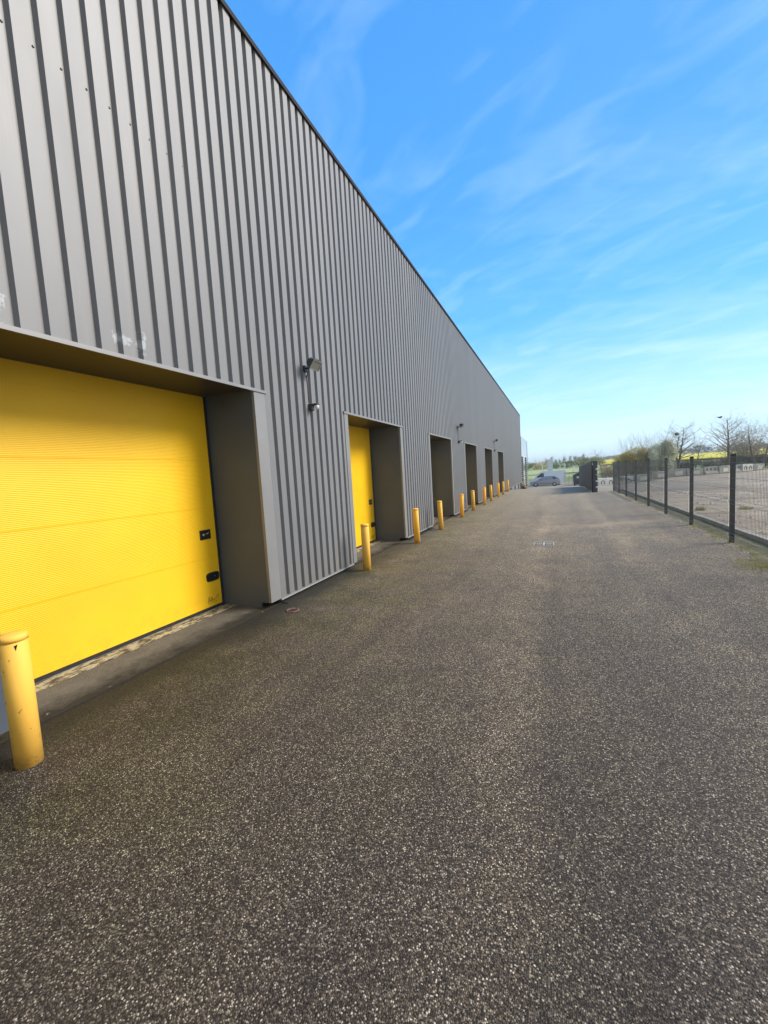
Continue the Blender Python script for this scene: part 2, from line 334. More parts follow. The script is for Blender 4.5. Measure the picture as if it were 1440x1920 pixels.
c_ = wg.mix(wg.rng(wg.noise(.35, 5, .7), .60, .70, 0, .7), c_, (.42, .41, .18))
c_ = wg.mix(wg.rng(wg.noise(14, 4, .7), .35, .65, .0, .35), c_, (.28, .23, .18)); wg.col(c_); wg.bump(wg.noise(5, 7, .75), .9, .09); MT['waste'] = wg.m
MT['verge'] = ground_mat('mossy_verge', (.125, .11, .075), (.17, .17, .06), (.34, .30, .24), 2.2, 16)
MT['rape'] = ground_mat('rapeseed_flowers', (.80, .66, .03), (.62, .56, .05), (.88, .76, .08), .03, .5, bump=.8)
MT['bark'] = M('bark', (.17, .145, .12), .9, spec=.15).vary(6, .3).m
MT['twig'] = M('twig', (.30, .25, .19), .9, spec=.15).m
def leafm(n, a_, b_):
    g = M(n, a_, .8, spec=.15); r = g.n('ShaderNodeObjectInfo'); v = g.noise(.9, 4, .7); w = g.noise(7, 2)
    g.col(g.mix(g.rng(w, .35, .65), g.mix(g.rng(v, .35, .65), a_, b_), tuple(q*.8 for q in a_)))
    g.m.node_tree; tl = g.n('ShaderNodeBsdfTranslucent'); ms = g.n('ShaderNodeMixShader'); ms.inputs[0].default_value = .45
    src = g.p.inputs['Base Color'].links[0].from_socket; g.l(src, tl.inputs[0]); g.l(g.p.outputs[0], ms.inputs[1]); g.l(tl.outputs[0], ms.inputs[2])
    g.l(ms.outputs[0], g.nt.nodes['Material Output'].inputs[0]); return g.m
MT['olive'] = leafm('olive_foliage', (.64, .54, .16), (.76, .66, .26))
MT['blossom'] = leafm('pale_blossom', (.84, .86, .64), (.93, .93, .80))
MT['dkgreen'] = leafm('dark_hedge_foliage', (.09, .115, .055), (.17, .18, .09))
MT['green'] = leafm('hedge_green_foliage', (.22, .32, .08), (.36, .42, .13))
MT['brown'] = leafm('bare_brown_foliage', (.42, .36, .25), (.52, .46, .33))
MT['blue'] = leafm('far_hazed_foliage', (.42, .46, .42), (.5, .54, .48))  # distance haze painted into the poplar leaf colour
MT['blade'] = leafm('grass_blades', (.34, .34, .12), (.50, .46, .20))
MT['lens'] = M('lamp_glass', (.20, .22, .19), .15, spec=.6).m
MT['hous'] = M('lamp_housing', (.028, .029, .031), .4).vary(20, .2).m
MT['alu'] = M('lamp_grey_alloy', (.35, .36, .36), .35, metal=.5).m
MT['whitepl'] = M('white_plastic', (.75, .75, .73), .4).m
MT['van'] = M('van_white', (.88, .90, .92), .25, coat=.6).m
MT['car'] = M('car_grey', (.40, .42, .48), .25, metal=.3, coat=.8).m
MT['glass'] = M('tinted_glass', (.30, .36, .40), .06, spec=.9).m
MT['dglass'] = M('dark_glass', (.05, .06, .065), .08, spec=.8).m
MT['tyre'] = M('tyre', (.02, .02, .02), .8).m
MT['rim'] = M('wheel_cover', (.68, .69, .70), .35, metal=.2).m
MT['slat'] = M('slat_grey', (.34, .36, .39), .4).m
MT['gate'] = M('gate_dark_slats', (.085, .09, .105), .6).vary(1.5, .2).m
MT['red'] = M('red_paint', (.42, .05, .04), .45).m
MT['wood'] = M('weathered_timber', (.62, .42, .16), .7).vary(5, .25).m
MT['rust'] = M('rusty_rim', (.24, .12, .08), .85).vary(30, .4).m
MT['block'] = M('barrier_concrete', (.34, .35, .31), .9, spec=.2).vary(1.2, .3).m
MT['wblock'] = M('whitewashed_concrete', (.66, .66, .62), .85, spec=.2).vary(1.6, .18).m
MT['ink'] = M('brown_print', (.10, .05, .01), .6).m
MT['inkl'] = M('faded_print', (.36, .24, .01), .6).m
MT['totem'] = M('pale_blue_sign', (.80, .90, .95), .5).vary(3, .1).m
MT['amber'] = M('tail_red', (.35, .02, .02), .3).m
MT['nest'] = M('nest_twigs', (.04, .035, .03), .95).m

# ------------------------------------------------------------------ terrain
def interp(k, y):
    if y <= k[0][0]: return k[0][1]
    for (a, b), (c, d) in zip(k, k[1:]):
        if y <= c: return b+(d-b)*(y-a)/(c-a)
    return k[-1][1]
ZL = [(-80, 0), (29, 0), (32, -.03), (35, -.11), (38, -.24), (41, -.40), (44, -.58), (47, -.78), (65, -1.3), (76, -1.35), (90, -.9), (120, -.2), (160, .5), (260, 1.5), (600, 5), (2500, 9)]
ZR = [(-80, 0), (33, -.05), (48, -.3), (62, -.3), (80, -.2), (100, .1), (180, 1.4), (350, 3.4), (600, 7), (2500, 12)]
def sst(x, a, b):
    t = max(0, min(1, (x-a)/(b-a))); return t*t*(3-2*t)
def gz(x, y):
    w = sst(x, 3.4, 13); z = interp(ZL, y)*(1-w)+interp(ZR, y)*w
    return z + sst(x, 30, 230)*sst(y, 120, 380)*2.2
YL = sorted(set([-80, -20, -6] + [k[0] for k in ZL+ZR] + list(range(0, 130, 3)) + list(range(130, 400, 15)) + [450, 500, 700, 1000, 1500]))
def strip_rows(rows, yl):                            # rows: (y, xl, xr) knots
    out = []
    for y in yl:
        if rows[0][0] <= y <= rows[-1][0]:
            out.append((y, interp([(r[0], r[1]) for r in rows], y), interp([(r[0], r[2]) for r in rows], y)))
    return out
def sheet(name, mat, rows, off, XS):
    yl = sorted(set(YL + [r[0] for r in rows])); rr = strip_rows(rows, yl); mb = MB(); vs = []; fs = []
    cols = []
    for y, xl, xr in rr:
        cols.append([xl + (xr-xl)*t for t in XS])
    n = len(XS)
    for (y, xl, xr), cx in zip(rr, cols): vs += [(x, y, gz(x, y)+off) for x in cx]
    for j in range(len(rr)-1):
        for i in range(n-1): fs.append((j*n+i, j*n+i+1, (j+1)*n+i+1, (j+1)*n+i))
    mb.add(vs, fs, True); return tag(mb.build(name, mat, fix=False), kind='structure')
XG = [-1500, -400, -120, -40, -12, -4, 0, 3.4] + [3.4+.8*i for i in range(1, 13)] + [18, 24, 30, 45, 60, 80, 100, 130, 160, 200, 230, 400, 900, 1500]
mb = MB(); n = len(XG); YY = [y for y in YL]
mb.add([(x, y, gz(x, y)-.05) for y in YY for x in XG], [(j*n+i, j*n+i+1, (j+1)*n+i+1, (j+1)*n+i) for j in range(len(YY)-1) for i in range(n-1)], True)
tag(mb.build('ground', MT['grass'], fix=False), kind='structure')
lin = [i/24 for i in range(25)]
sheet('yard', MT['asph'], [(-8, -4.34, 3.46), (26.0, -4.34, 3.46), (26.3, -4.34, 9), (33, -8, 9.2), (47, -10, 10), (50, -30, 7), (78, -40, 9)], .0, lin)
sheet('wasteland', MT['waste'], [(-10, 3.5, 50), (26.5, 3.5, 55), (26.9, 8.2, 55), (47, 9.5, 60), (63, 8, 70)], -.012, [t_*t_ for t_ in lin])
rv = random.Random(31); mb = MB(); yv = [-8+.11*i for i in range(312)]; vs = []; w1 = 0
for y in yv:                                           # ragged edge of moss and grit creeping over the asphalt
    w1 = w1*.75+rv.gauss(0, .035); x0 = 3.02+w1-(.32*math.exp(-((y-7.6)/.9)**2))
    vs += [(x0, y, .0025), (x0+.07, y, .010), (3.25, y, .014), (3.5, y, .02)]
mb.add(vs, [(4*j+i, 4*j+i+1, 4*j+5+i, 4*j+4+i) for j in range(len(yv)-1) for i in range(3)], True)
tag(mb.build('verge', MT['verge'], fix=False), kind='structure')
sheet('lawn', MT['lawn'], [(92, -60, 14), (104, -60, 14)], .03, lin)
sheet('far_meadow', MT['lawn'], [(112, -90, 14), (150, -90, 16)], .03, lin)
sheet('rapeseed_field', MT['rape'], [(140, 12.5, 105), (210, 18.5, 165), (335, 29, 230)], .35, lin)

# ------------------------------------------------------------------ warehouse
WX, DZ, LZ, TZ = -3.457, .08, 2.82, 7.24
YEND, YST = 46.98, -7.0
DOORX = -4.26
OPEN = [(1.43, 4.20), (6.70, 9.42), (11.95, 14.66), (17.1, 19.78), (22.2, 25.0), (27.62, 30.6)]
OUT = [(1.24, 4.41), (6.57, 9.56), (11.83, 14.75), (16.96, 19.86), (22.06, 25.12), (27.53, 30.79)]
bld = tag(empty('warehouse', (-3.5, 20, 0)), 'long dark grey ribbed metal warehouse with six dock openings and yellow sectional doors', 'warehouse')
bld.location = (0, 0, 0)
P, CR, SL, VA, DP = .188, .110, .017, .044, .042
def prof_pts():
    y = 1.981 - P*round((1.981-YST)/P); pts = []
    while y < YEND:
        pts += [(y, 0), (y+CR, 0), (y+CR+SL, DP), (y+CR+SL+VA, DP)]; y += P
    return pts
pp = prof_pts()
def depth(y):
    t = (y-1.981) % P
    if t < CR: return 0
    if t < CR+SL: return DP*(t-CR)/SL
    if t < CR+SL+VA: return DP
    return DP*(1-(t-CR-SL-VA)/(P-CR-SL-VA))
brk = sorted(set([round(p[0], 4) for p in pp] + [v for o in OUT for v in o] + [YEND, YST]))
brk = [b for b in brk if YST <= b <= YEND]
mb = MB()
for a, b in zip(brk, brk[1:]):
    mid = (a+b)/2; zb = DZ
    for o in OUT:
        if o[0] < mid < o[1]: zb = LZ+.012
    xa, xb = WX-depth(a), WX-depth(b)
    mb.add([(xa, a, zb), (xb, b, zb), (xb, b, TZ), (xa, a, TZ)], [(0, 1, 2, 3)])
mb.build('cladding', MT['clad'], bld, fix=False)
# screw heads in the valleys
scr = MB().lathe([(.0085, 0), (.0085, .004), (.004, .006)], (0, 0, 0), 8, 'X').build('screw', MT['black'], bld)
y = 1.981 + CR+SL+VA/2 - P*3; first = True
while y < 10.5:
    q = scr if first else scr.copy()
    if not first: COL.objects.link(q); q.parent = bld
    q.location = (WX-DP, y, 4.96); first = False; y += P
# far end wall, roof, back, inner
mb = MB(); mb.box(-45, WX-.06, YEND-.05, YEND-.002, DZ, TZ-.02); mb.box(-45, WX-.06, YST, YST+.05, DZ, TZ-.02); mb.box(-45.05, -45, YST, YEND, DZ, TZ-.02)
mb.build('end_wall', MT['trim'], bld)
MB().box(-45, WX-.05, YST+.06, YEND-.06, TZ-.14, TZ-.03).build('roof', MT['coping'], bld)
mb = MB(); mb.box(WX-.35, WX+.030, YST, YEND+.03, TZ-.03, TZ); mb.box(WX+.012, WX+.029, YST, YEND+.03, TZ-.06, TZ-.031)
mb.build('coping', MT['coping'], bld)
MB().box(WX-.05, WX+.012, YEND-.06, YEND+.012, DZ, TZ-.065).build('corner_trim', MT['trim'], bld)
# set-back plinth (shade under panels put into its colour) and base flashing between openings
spans = []; y = YST
for o in OUT: spans.append((y, o[0])); y = o[1]
spans.append((y, YEND))
for a, b in spans:
    if a < 33:
        MB().box(WX-.25, WX-.17, a+.02, min(b, 33.5)-.02, -.05, DZ+.2).build('plinth', MT['dark'], bld)
    MB().box(WX-.055, WX+.008, a, b, DZ-.025, DZ+.004).build('base_flashing', MT['trim'], bld)
    MB().box(WX+.0085, WX+.0125, a, b, DZ-.022, DZ-.006).build('bright_edge', MT['lite'], bld)
# underside deck over the dock void and its posts
mb = MB(); mb.box(-12, WX-.06, 33.6, YEND-.06, DZ-.07, DZ-.03); mb.box(-12, -11.8, 33.6, YEND, -1.2, DZ-.08)
mb.box(-12, WX-.3, 33.5, 33.58, -.4, DZ-.08)
mb.build('dock_deck', MT['dark'], bld)
for yy in (36.6, 40.4, 44.2, 46.7):
    MB().box(WX-.17, WX-.05, yy-.07, yy+.07, gz(-3.5, yy)-.1, DZ-.075).build('dock_post', MT['slat'], bld)
# doors
def make_door(w0, w1):
    """local to y: builds the parts of an opening"""
    pass
doorproto = None
for k, ((a, b), (oa, ob)) in enumerate(zip(OPEN, OUT)):
    # returns
    for (yy, sg, tr) in ((a, -1, (oa, a)), (b, 1, (b, ob))):
        j = MB()
        y0, y1 = (yy-.03, yy) if sg < 0 else (yy, yy+.03)
        j.box(DOORX-.05, WX-.17, y0, y1, -.02, LZ+.05); j.box(WX-.17, WX-.002, y0, y1, DZ, LZ-.002)
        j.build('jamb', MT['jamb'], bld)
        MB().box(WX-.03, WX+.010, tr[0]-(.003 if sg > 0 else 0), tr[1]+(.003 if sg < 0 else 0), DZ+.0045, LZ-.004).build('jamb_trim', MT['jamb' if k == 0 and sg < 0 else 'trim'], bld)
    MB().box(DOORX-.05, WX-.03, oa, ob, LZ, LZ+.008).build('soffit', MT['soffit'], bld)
    s_ = MB(); s_.box(WX-.04, WX+.022, oa-.02, ob+.03, LZ+.001, LZ+.011); s_.box(WX+.012, WX+.024, oa-.02, ob+.03, LZ-.025, LZ+.0005)
    s_.build('lintel_flashing', MT['trim'], bld)
    # yellow sectional door (micro ribbed)
    d = MB(); yl, yr = a+.02, b-.035; lines = [.055, .706, 1.352, 1.995, 2.633, 2.95]
    prof = [(.055, 0)]; z = .055
    pitch = .0161
    while z < 2.95:
        near_ = min(abs(z-l_) for l_ in lines[1:-1])
        if near_ < pitch*.5: prof += [(z-.001, 0), (z, -.005), (z+.003, -.005), (z+.004, 0)]
        else: prof += [(z+.002, .0), (z+.006, .0011), (z+.011, .0011), (z+.0145, 0)]
        z += pitch
    vs = []; fs = []
    for zz, dx_ in prof: vs += [(DOORX+dx_, yl, zz), (DOORX+dx_, yr, zz)]
    for i in range(len(prof)-1): fs.append((2*i, 2*i+1, 2*i+3, 2*i+2))
    d.add(vs, fs); d.box(DOORX-.045, DOORX-.006, yl, yr, .055, 2.95)
    if k == 0: dr = d.build('door', MT['door'], bld, fix=False)
    else:
        dr = d.build('door', MT['door'], bld, fix=False)
    pcz = []
    s1 = MB().bbox(DOORX-.004, DOORX+.012, b-.305, b-.13, .957, 1.083, .006).build('lock_plate', MT['black'], dr)
    s1b = MB(); s1b.lathe([(.016, 0), (.016, .01), (.01, .014)], (DOORX+.011, b-.255, 1.02), 14, 'X'); s1b.tube([(DOORX+.02, b-.225, 1.03), (DOORX+.035, b-.215, 1.03), (DOORX+.035, b-.185, 1.045)], .006, 6); s1b.build('lock_lever', MT['steel'], dr)
    h_ = MB(); n_ = 28; cy, cz = b-.155, .445
    ring = []
    for i in range(n_):
        t = 2*math.pi*i/n_; c_, q_ = math.cos(t), math.sin(t)
        ring.append((math.copysign(abs(c_)**.5, c_), math.copysign(abs(q_)**.5, q_)))
    vs = [(DOORX+.001, cy+c_*.112, cz+q_*.062) for c_, q_ in ring] + [(DOORX+.010, cy+c_*.108, cz+q_*.058) for c_, q_ in ring] + \
         [(DOORX+.010, cy+c_*.094, cz+q_*.046) for c_, q_ in ring] + [(DOORX+.0025, cy+c_*.088, cz+q_*.040) for c_, q_ in ring]
    fs = [(r*n_+i, r*n_+(i+1) % n_, (r+1)*n_+(i+1) % n_, (r+1)*n_+i) for r in range(3) for i in range(n_)] + [tuple(3*n_+i for i in range(n_))]
    h_.add(vs, fs); h_.build('handle', MT['black'], dr)
    MB().lathe([(.006, 0), (.006, .004)], (DOORX+.004, cy+.03, cz+.005), 10, 'X').build('handle_bolt', MT['steel'], dr)
    # printed mark: striped triangle, a few script strokes, a row of digits
    ik = MB(); x0_, x1_ = DOORX+.0012, DOORX+.0022; by = b-.235; bz = .125
    for i in range(6):
        wd = .052*(1-i/7.5); ik.box(x0_, x1_, by-.01-wd*.75, by+.004-.004*i+.01, bz+i*.0125, bz+i*.0125+.0055)
    ik.tube([(DOORX+.0018, by+.028+.013*math.cos(t/6*6.28), bz+.035+.015*math.sin(t/6*6.28)) for t in range(7)], .0035, 5)
    ik.tube([(DOORX+.0018, by+.005, bz+.004), (DOORX+.0018, by+.03, bz+.012), (DOORX+.0018, by+.048, bz+.004), (DOORX+.0018, by+.064, bz+.018), (DOORX+.0018, by+.08, bz+.004)], .0036, 5)
    ik.build('door_logo', MT['ink'], dr)
    ik = MB()
    ik.tube([(DOORX+.0018, by+.085+.01*i, bz+(.045 if i % 2 else .01)+.004*i) for i in range(8)], .0022, 5)
    for g_ in range(5):
        for q in range(2): ik.box(x0_, x1_, by-.045+g_*.034+q*.012, by-.045+g_*.034+q*.012+.008, bz-.026, bz-.012)
    ik.build('door_print', MT['inkl'], dr)
    MB().box(DOORX-.03, DOORX+.004, yl-.01, yr+.01, .018, .0545).build('bottom_seal', MT['rubber'], dr)
    MB().box(DOORX-.05, DOORX+.012, yr+.001, b+.028, .0, 2.95).build('side_seal', MT['rubber'], bld)
    MB().box(DOORX-.05, DOORX+.012, a-.028, yl-.001, .0, 2.95).build('side_seal', MT['rubber'], bld)
    MB().box(DOORX-.9, DOORX-.8, oa-.1, ob+.1, 0, 3.2).build('inner_wall', MT['dark'], bld)
    ap = MB(); ap.box(-4.06, -3.50-(.03 if k else 0), a-.2, ob+.05, -.05, .010)
    ap.build('apron', MT['conc'], bld)
    MB().box(-4.245, -4.0605, a-.2, ob-.16, -.05, .016).build('threshold_strip', MT['peel'], bld)
    MB().box(-4.30, -4.2455, a, b, -.05, .017).build('threshold_angle', MT['steel'], bld)
st = MB()
for a, b in [(4.46, 6.5), (9.6, 11.8), (14.8, 16.9), (19.9, 22.0), (25.2, 27.5), (30.9, 33.4), (-6, 1.2)]:
    st.box(WX-.16, WX+.07, a, b, -.04, .012)
tag(st.build('kerb', MT['conc']), kind='structure')

# ------------------------------------------------------------------ floodlights and sensors
def make_flood():
    t = empty('floodlight')
    b_ = MB(); b_.bbox(0, .05, -.06, .06, -.10, .03, .008); b_.tube([(.04, 0, -.03), (.15, 0, -.03), (.20, 0, .0)], .018, 8)
    b_.build('bracket', MT['hous'], t)
    h = MB(); A = R(-38); ca, sa = math.cos(A), math.sin(A)
    def tr(x, y, z): return (.255+x*ca-z*sa*-1 if 0 else .255+x*ca+z*-sa, y, .035+x*sa+z*ca)
    # housing local: x forward (lens), z up
    sec = [(-.10, .055), (.05, .115), (.055, .115)]
    vs = []
    for x, hh in ((-.11, .05), (.045, .105), (.062, .105)):
        ww = .115 if x < 0 else .165
        vs += [tr(x, -ww, -hh), tr(x, ww, -hh), tr(x, ww, hh), tr(x, -ww, hh)]
    fs = [(0, 1, 2, 3), (8, 11, 10, 9)]
    for i in (0, 4): fs += [(i+j, i+(j+1) % 4, i+4+(j+1) % 4, i+4+j) for j in range(4)]
    h.add(vs, fs); h.build('housing', MT['hous'], t)
    fn = MB()
    for i in range(7):
        y = -.10+i*.0333
        fn.add([tr(-.09, y-.004, .062), tr(.03, y-.004, .105), tr(.03, y-.004, .128), tr(-.09, y-.004, .088), tr(-.09, y+.004, .062), tr(.03, y+.004, .105), tr(.03, y+.004, .128), tr(-.09, y+.004, .088)],
               [(0, 1, 2, 3), (7, 6, 5, 4), (3, 2, 6, 7), (0, 3, 7, 4), (1, 5, 6, 2)])
    fn.build('cooling_fins', MT['alu'], t)
    rm = MB()
    for (y0, y1, z0, z1) in ((-.17, .17, .09, .11), (-.17, .17, -.11, -.09), (-.17, -.15, -.0895, .0895), (.15, .17, -.0895, .0895)):
        vs = [tr(x, y, z) for x in (.060, .078) for (y, z) in ((y0, z0), (y1, z0), (y1, z1), (y0, z1))]
        rm.add(vs, [(0, 1, 2, 3), (7, 6, 5, 4)]+[(i, (i+1) % 4, 4+(i+1) % 4, 4+i) for i in range(4)])
    rm.build('frame', MT['alu'], t)
    MB().add([tr(.068, y, z) for y, z in ((-.149, -.089), (.149, -.089), (.149, .089), (-.149, .089))], [(0, 1, 2, 3)]).build('lens', MT['lens'], t)
    cb = MB(); cb.tube([(.06, .02, -.09), (.05, .03, -.17), (.025, .05, -.19), (.005, .06, -.16)], .007, 6)
    cb.tube([(.006, .06, -.16), (.006, .075, -.30), (.006, .085, -.76)], .009, 6); cb.build('cable', MT['rubber'], t)
    return t
def make_sensor():
    t = empty('motion_sensor')
    MB().bbox(-.002, .055, -.045, .045, -.055, .05, .01).build('base', MT['hous'], t)
    a_ = MB(); a_.bbox(.05, .15, -.04, .04, .015, .045, .008); a_.build('arm', MT['hous'], t)
    MB().lathe([(.008, -.045), (.026, -.03), (.034, -.008), (.034, .014)], (.125, 0, 0), 16).build('sensor_eye', MT['whitepl'], t)
    return t
fl0 = make_flood(); se0 = make_sensor()
for i, (y, z, zs, lab) in enumerate(((5.40, 3.34, 2.76, 'between the open first and second yellow doors'), (15.83, 3.36, 2.78, 'on the wall between the third and fourth openings'), (25.95, 3.36, 2.78, 'on the wall beyond the fifth opening, farthest down the wall'))):
    f_ = fl0 if i == 0 else copy_tree(fl0); f_.location = (WX, y, z); f_.scale = (.68, .68, .68)
    s_ = se0 if i == 0 else copy_tree(se0); s_.location = (WX, y+.08, zs)
    tag(f_, ('largest looking, nearest black floodlight ' if i == 0 else 'small black floodlight ')+lab, 'floodlight', 'floodlights along the warehouse wall')
    tag(s_, ('nearest black motion sensor, white eyed, below the largest looking floodlight', 'tiny black motion sensor on the wall between the third and fourth openings', 'farthest tiny black motion sensor, beyond the fifth opening')[i], 'sensor', 'motion sensors under the floodlights')

# ------------------------------------------------------------------ bollards
def make_boll():
    t = empty('bollard')
    r = .071
    MB().lathe([(r, -.05), (r, .79), (r-.001, .791)], n=32).build('post', MT['boll'], t)
    MB().lathe([(r+.003, .7915), (r+.0035, .812), (r+.001, .823), (r-.012, .832), (.03, .838), (.002, .84)], n=32).build('cap', MT['boll'], t)
    return t
BL = [(-3.065, 1.325), (-3.12, 6.43), (-3.09, 9.215), (-3.10, 11.47), (-3.15, 14.57), (-3.17, 16.95), (-3.155, 19.72), (-3.155, 21.95), (-3.134, 24.75), (-3.133, 27.07), (-3.165, 30.2)]
BLAB = ['large yellow bollard nearest the camera, left of the big yellow door', 'yellow bollard left of the narrow looking second yellow door', 'yellow bollard right of the second yellow door',
        'yellow bollard at the left side of the third dark opening', 'yellow bollard at the right side of the third dark opening', 'yellow bollard at the left side of the fourth opening',
        'yellow bollard at the right side of the fourth opening', 'yellow bollard at the left side of the fifth opening', 'yellow bollard at the right side of the fifth opening',
        'yellow bollard at the left side of the last opening', 'smallest looking yellow bollard, farthest along the wall']
b0 = make_boll()
for i, (x, y) in enumerate(BL):
    o = b0 if i == 0 else copy_tree(b0); o.location = (x, y, 0); o.rotation_euler = (R((0, 1.2, -.8, .5, -1, .7, .4, -.6, .9, 0, .5)[i]), R((.6, -.9, .4, 1.1, .3, -.8, .5, .9, -.4, .7, 0)[i]), i*1.3)
    tag(o, BLAB[i], 'bollard', 'yellow bollards along the warehouse')
mk = MB(); c0 = Vector((-3.065, 1.325, 0)); dirc = (Vector((0, 0, 0))-c0); dirc.z = 0; dirc.normalize(); ang0 = math.atan2(dirc.y, dirc.x)+.12
def onp(da, z): a_ = ang0+da; return (.0725*math.cos(a_), .0725*math.sin(a_), z)
mk.add([onp(-.12, .772), onp(.13, .778), onp(.03, .755), onp(-.02, .74)], [(0, 1, 2, 3)])
o = mk.build('paint_chip', MT['black'], b0, fix=False)
# socket hole where a bollard was taken out
t = tag(empty('post_socket', (-3.14, 4.218, 0)), 'empty rusty ringed hole in the asphalt left of the first pier, where a bollard was', 'hole')
MB().lathe([(.066, .001), (.068, .012), (.078, .013), (.080, .001)], n=28).build('rim', MT['rust'], t)
MB().lathe([(.0655, .0045), (.064, .0055)], n=28).build('hole', MT['dark'], t)
# drain grate
t = tag(empty('drain_grate', (-.265, 9.23, 0)), 'rectangular pale iron drain grate with slots in the middle of the asphalt', 'drain grate')
MB().box(-.19, .19, -.21, .21, -.02, .004).build('sump', MT['dark'], t)
g_ = MB(); g_.box(-.20, .20, -.215, -.185, -.01, .009); g_.box(-.20, .20, .185, .215, -.01, .009); g_.box(-.20, -.175, -.185, .185, -.01, .009); g_.box(.175, .20, -.185, .185, -.01, .009)
g_.box(-.02, .02, -.185, .185, -.01, .009); g_.box(-.175, .175, -.02, .02, -.01, .0085)
for i in (-1, 1):
    for q in range(1, 4): x = i*(.02+q*.0388); g_.box(x-.006, x+.006, -.185, .185, -.01, .008)
g_.build('grate', MT['pconc'], t)

# ------------------------------------------------------------------ mesh fence
FX = 3.035; FH = 1.66
fy = [-.50, 2.02, 4.53, 7.05, 9.565, 12.085, 14.60, 17.13, 19.65, 22.17, 24.55, 26.6]
fen = tag(empty('mesh_fence', (FX, 9.57, 0)), 'black welded mesh fence on square posts along the right edge of the yard', 'fence')
fen.location = (0, 0, 0)
pm = MB(); pm.bbox(-.036, .036, -.025, .025, -.1, FH, .003); pm.box(-.038, .038, -.027, .027, FH, FH+.012)
for z in (.12, .42, .72, 1.05, 1.35, 1.58): pm.box(-.040, -.0362, -.012, .012, z, z+.03)
p0 = pm.build('fence_post', MT['fence'], fen)
def wire_panel(wd):
    mb = MB(); folds = [(.10, 0), (.135, -.03), (.17, 0), (.72, 0), (.76, -.032), (.80, 0), (1.40, 0), (1.44, -.032), (1.48, 0), (1.60, 0)]
    k = int(wd/.05)
    for i in range(k+1):
        y = .02+i*(wd-.04)/k; r = .0019
        vs = []; fs = []
        pts = [(-.0, .03)] + folds
        pts = [(0, .03)] + [(dx_, z) for z, dx_ in folds]
        for dx_, z in pts: vs += [(dx_-r, y-r, z), (dx_+r, y-r, z), (dx_+r, y+r, z), (dx_-r, y+r, z)]
        for j in range(len(pts)-1): fs += [(4*j+q, 4*j+(q+1) % 4, 4*j+4+(q+1) % 4, 4*j+4+q) for q in range(4)]
        mb.add(vs, fs)
    for z, dx_ in [(.05, 0), (.10, 0), (.17, 0), (.36, 0), (.54, 0), (.72, 0), (.80, 0), (1.0, 0), (1.2, 0), (1.40, 0), (1.48, 0), (1.58, 0)]:
        mb.box(dx_-.006, dx_-.0021, 0.0, wd, z-.002, z+.002)
    return mb
wp = wire_panel(2.46).build('mesh_panel', MT['wire'], fen, fix=False)
wp.location = (FX-.052, fy[0]+.03, .03); p0.location = (FX, fy[0], 0)
for i, y in enumerate(fy[1:]):
    q = p0.copy(); COL.objects.link(q); q.parent = fen; q.location = (FX, y, gz(FX, y)); q.scale = (1, 1, 1 if y < 26 else .94)
    if i+2 < len(fy):
        c = wp.copy(); COL.objects.link(c); c.parent = fen; c.location = (FX-.052, y+.03, .03); c.scale = (1, (fy[i+2]-y-.06)/2.46, 1)
for a, b in zip(fy[8:], fy[9:]):                      # stiffening rails of the last, removable bays
    MB().box(FX-.02, FX+.02, a+.03, b-.03, .16, .20).build('rail', MT['fence'], fen); MB().box(FX-.02, FX+.02, a+.03, b-.03, .80, .84).build('rail', MT['fence'], fen)
ed = MB()
for i in range(32):
    ed.bbox(3.45, 3.53, -5+i, -5+i+.994, -.05, .10+.004*(i*7 % 3), .008)
tag(ed.build('edging_kerb', MT['pconc']), kind='structure')

# ------------------------------------------------------------------ solid sliding gate panel, seen end on
gt = tag(empty('slatted_gate', (2.15, 26.3, 0)), 'tall dark solid slatted gate standing open, seen almost end on, in mid yard', 'gate')
gt.location = (0, 0, 0)
pan = MB(); ny = 24
for i in range(68):                                   # vertical boards
    y = 26.45+i*.2; x = 1.9; g0 = gz(2, y)
    pan.box(x-.02, x+.02, y, y+.185, g0+.06, 1.70-.0212*(y-26.3))
pan.build('board_panel', MT['gate'], gt)
fr = MB()
for a, b in [(26.3, 33), (33, 40)]:
    for dz in (.05, 1.72):
        xa, xb = 1.9, 1.9; za, zb = (gz(2, a)+dz, gz(2, b)+dz) if dz < 1 else (1.70-.0212*(a-26.3), 1.70-.0212*(b-26.3))
        fr.add([(xa-.035, a, za), (xa+.035, a, za), (xa+.035, a, za+.07), (xa-.035, a, za+.07), (xb-.035, b, zb), (xb+.035, b, zb), (xb+.035, b, zb+.07), (xb-.035, b, zb+.07)],
               [(0, 1, 2, 3), (7, 6, 5, 4), (0, 4, 5, 1), (1, 5, 6, 2), (2, 6, 7, 3), (3, 7, 4, 0)])
fr.build('gate_frame', MT['fence'], gt)
MB().box(1.94, 2.17, 26.18, 26.26, 0, 1.78).build('end_frame', MT['gate'], gt)
MB().box(1.86, 1.93, 26.05, 26.13, -.02, 1.55).build('guide_post', MT['fence'], gt)
for z in (.28, .62, .98, 1.30):
    MB().lathe([(.002, -.03), (.055, -.025), (.06, 0), (.03, .01)], (2.12, 26.15, z), 14, 'Y').build('roller', MT['whitepl'] if z != .98 else MT['lite'], gt)
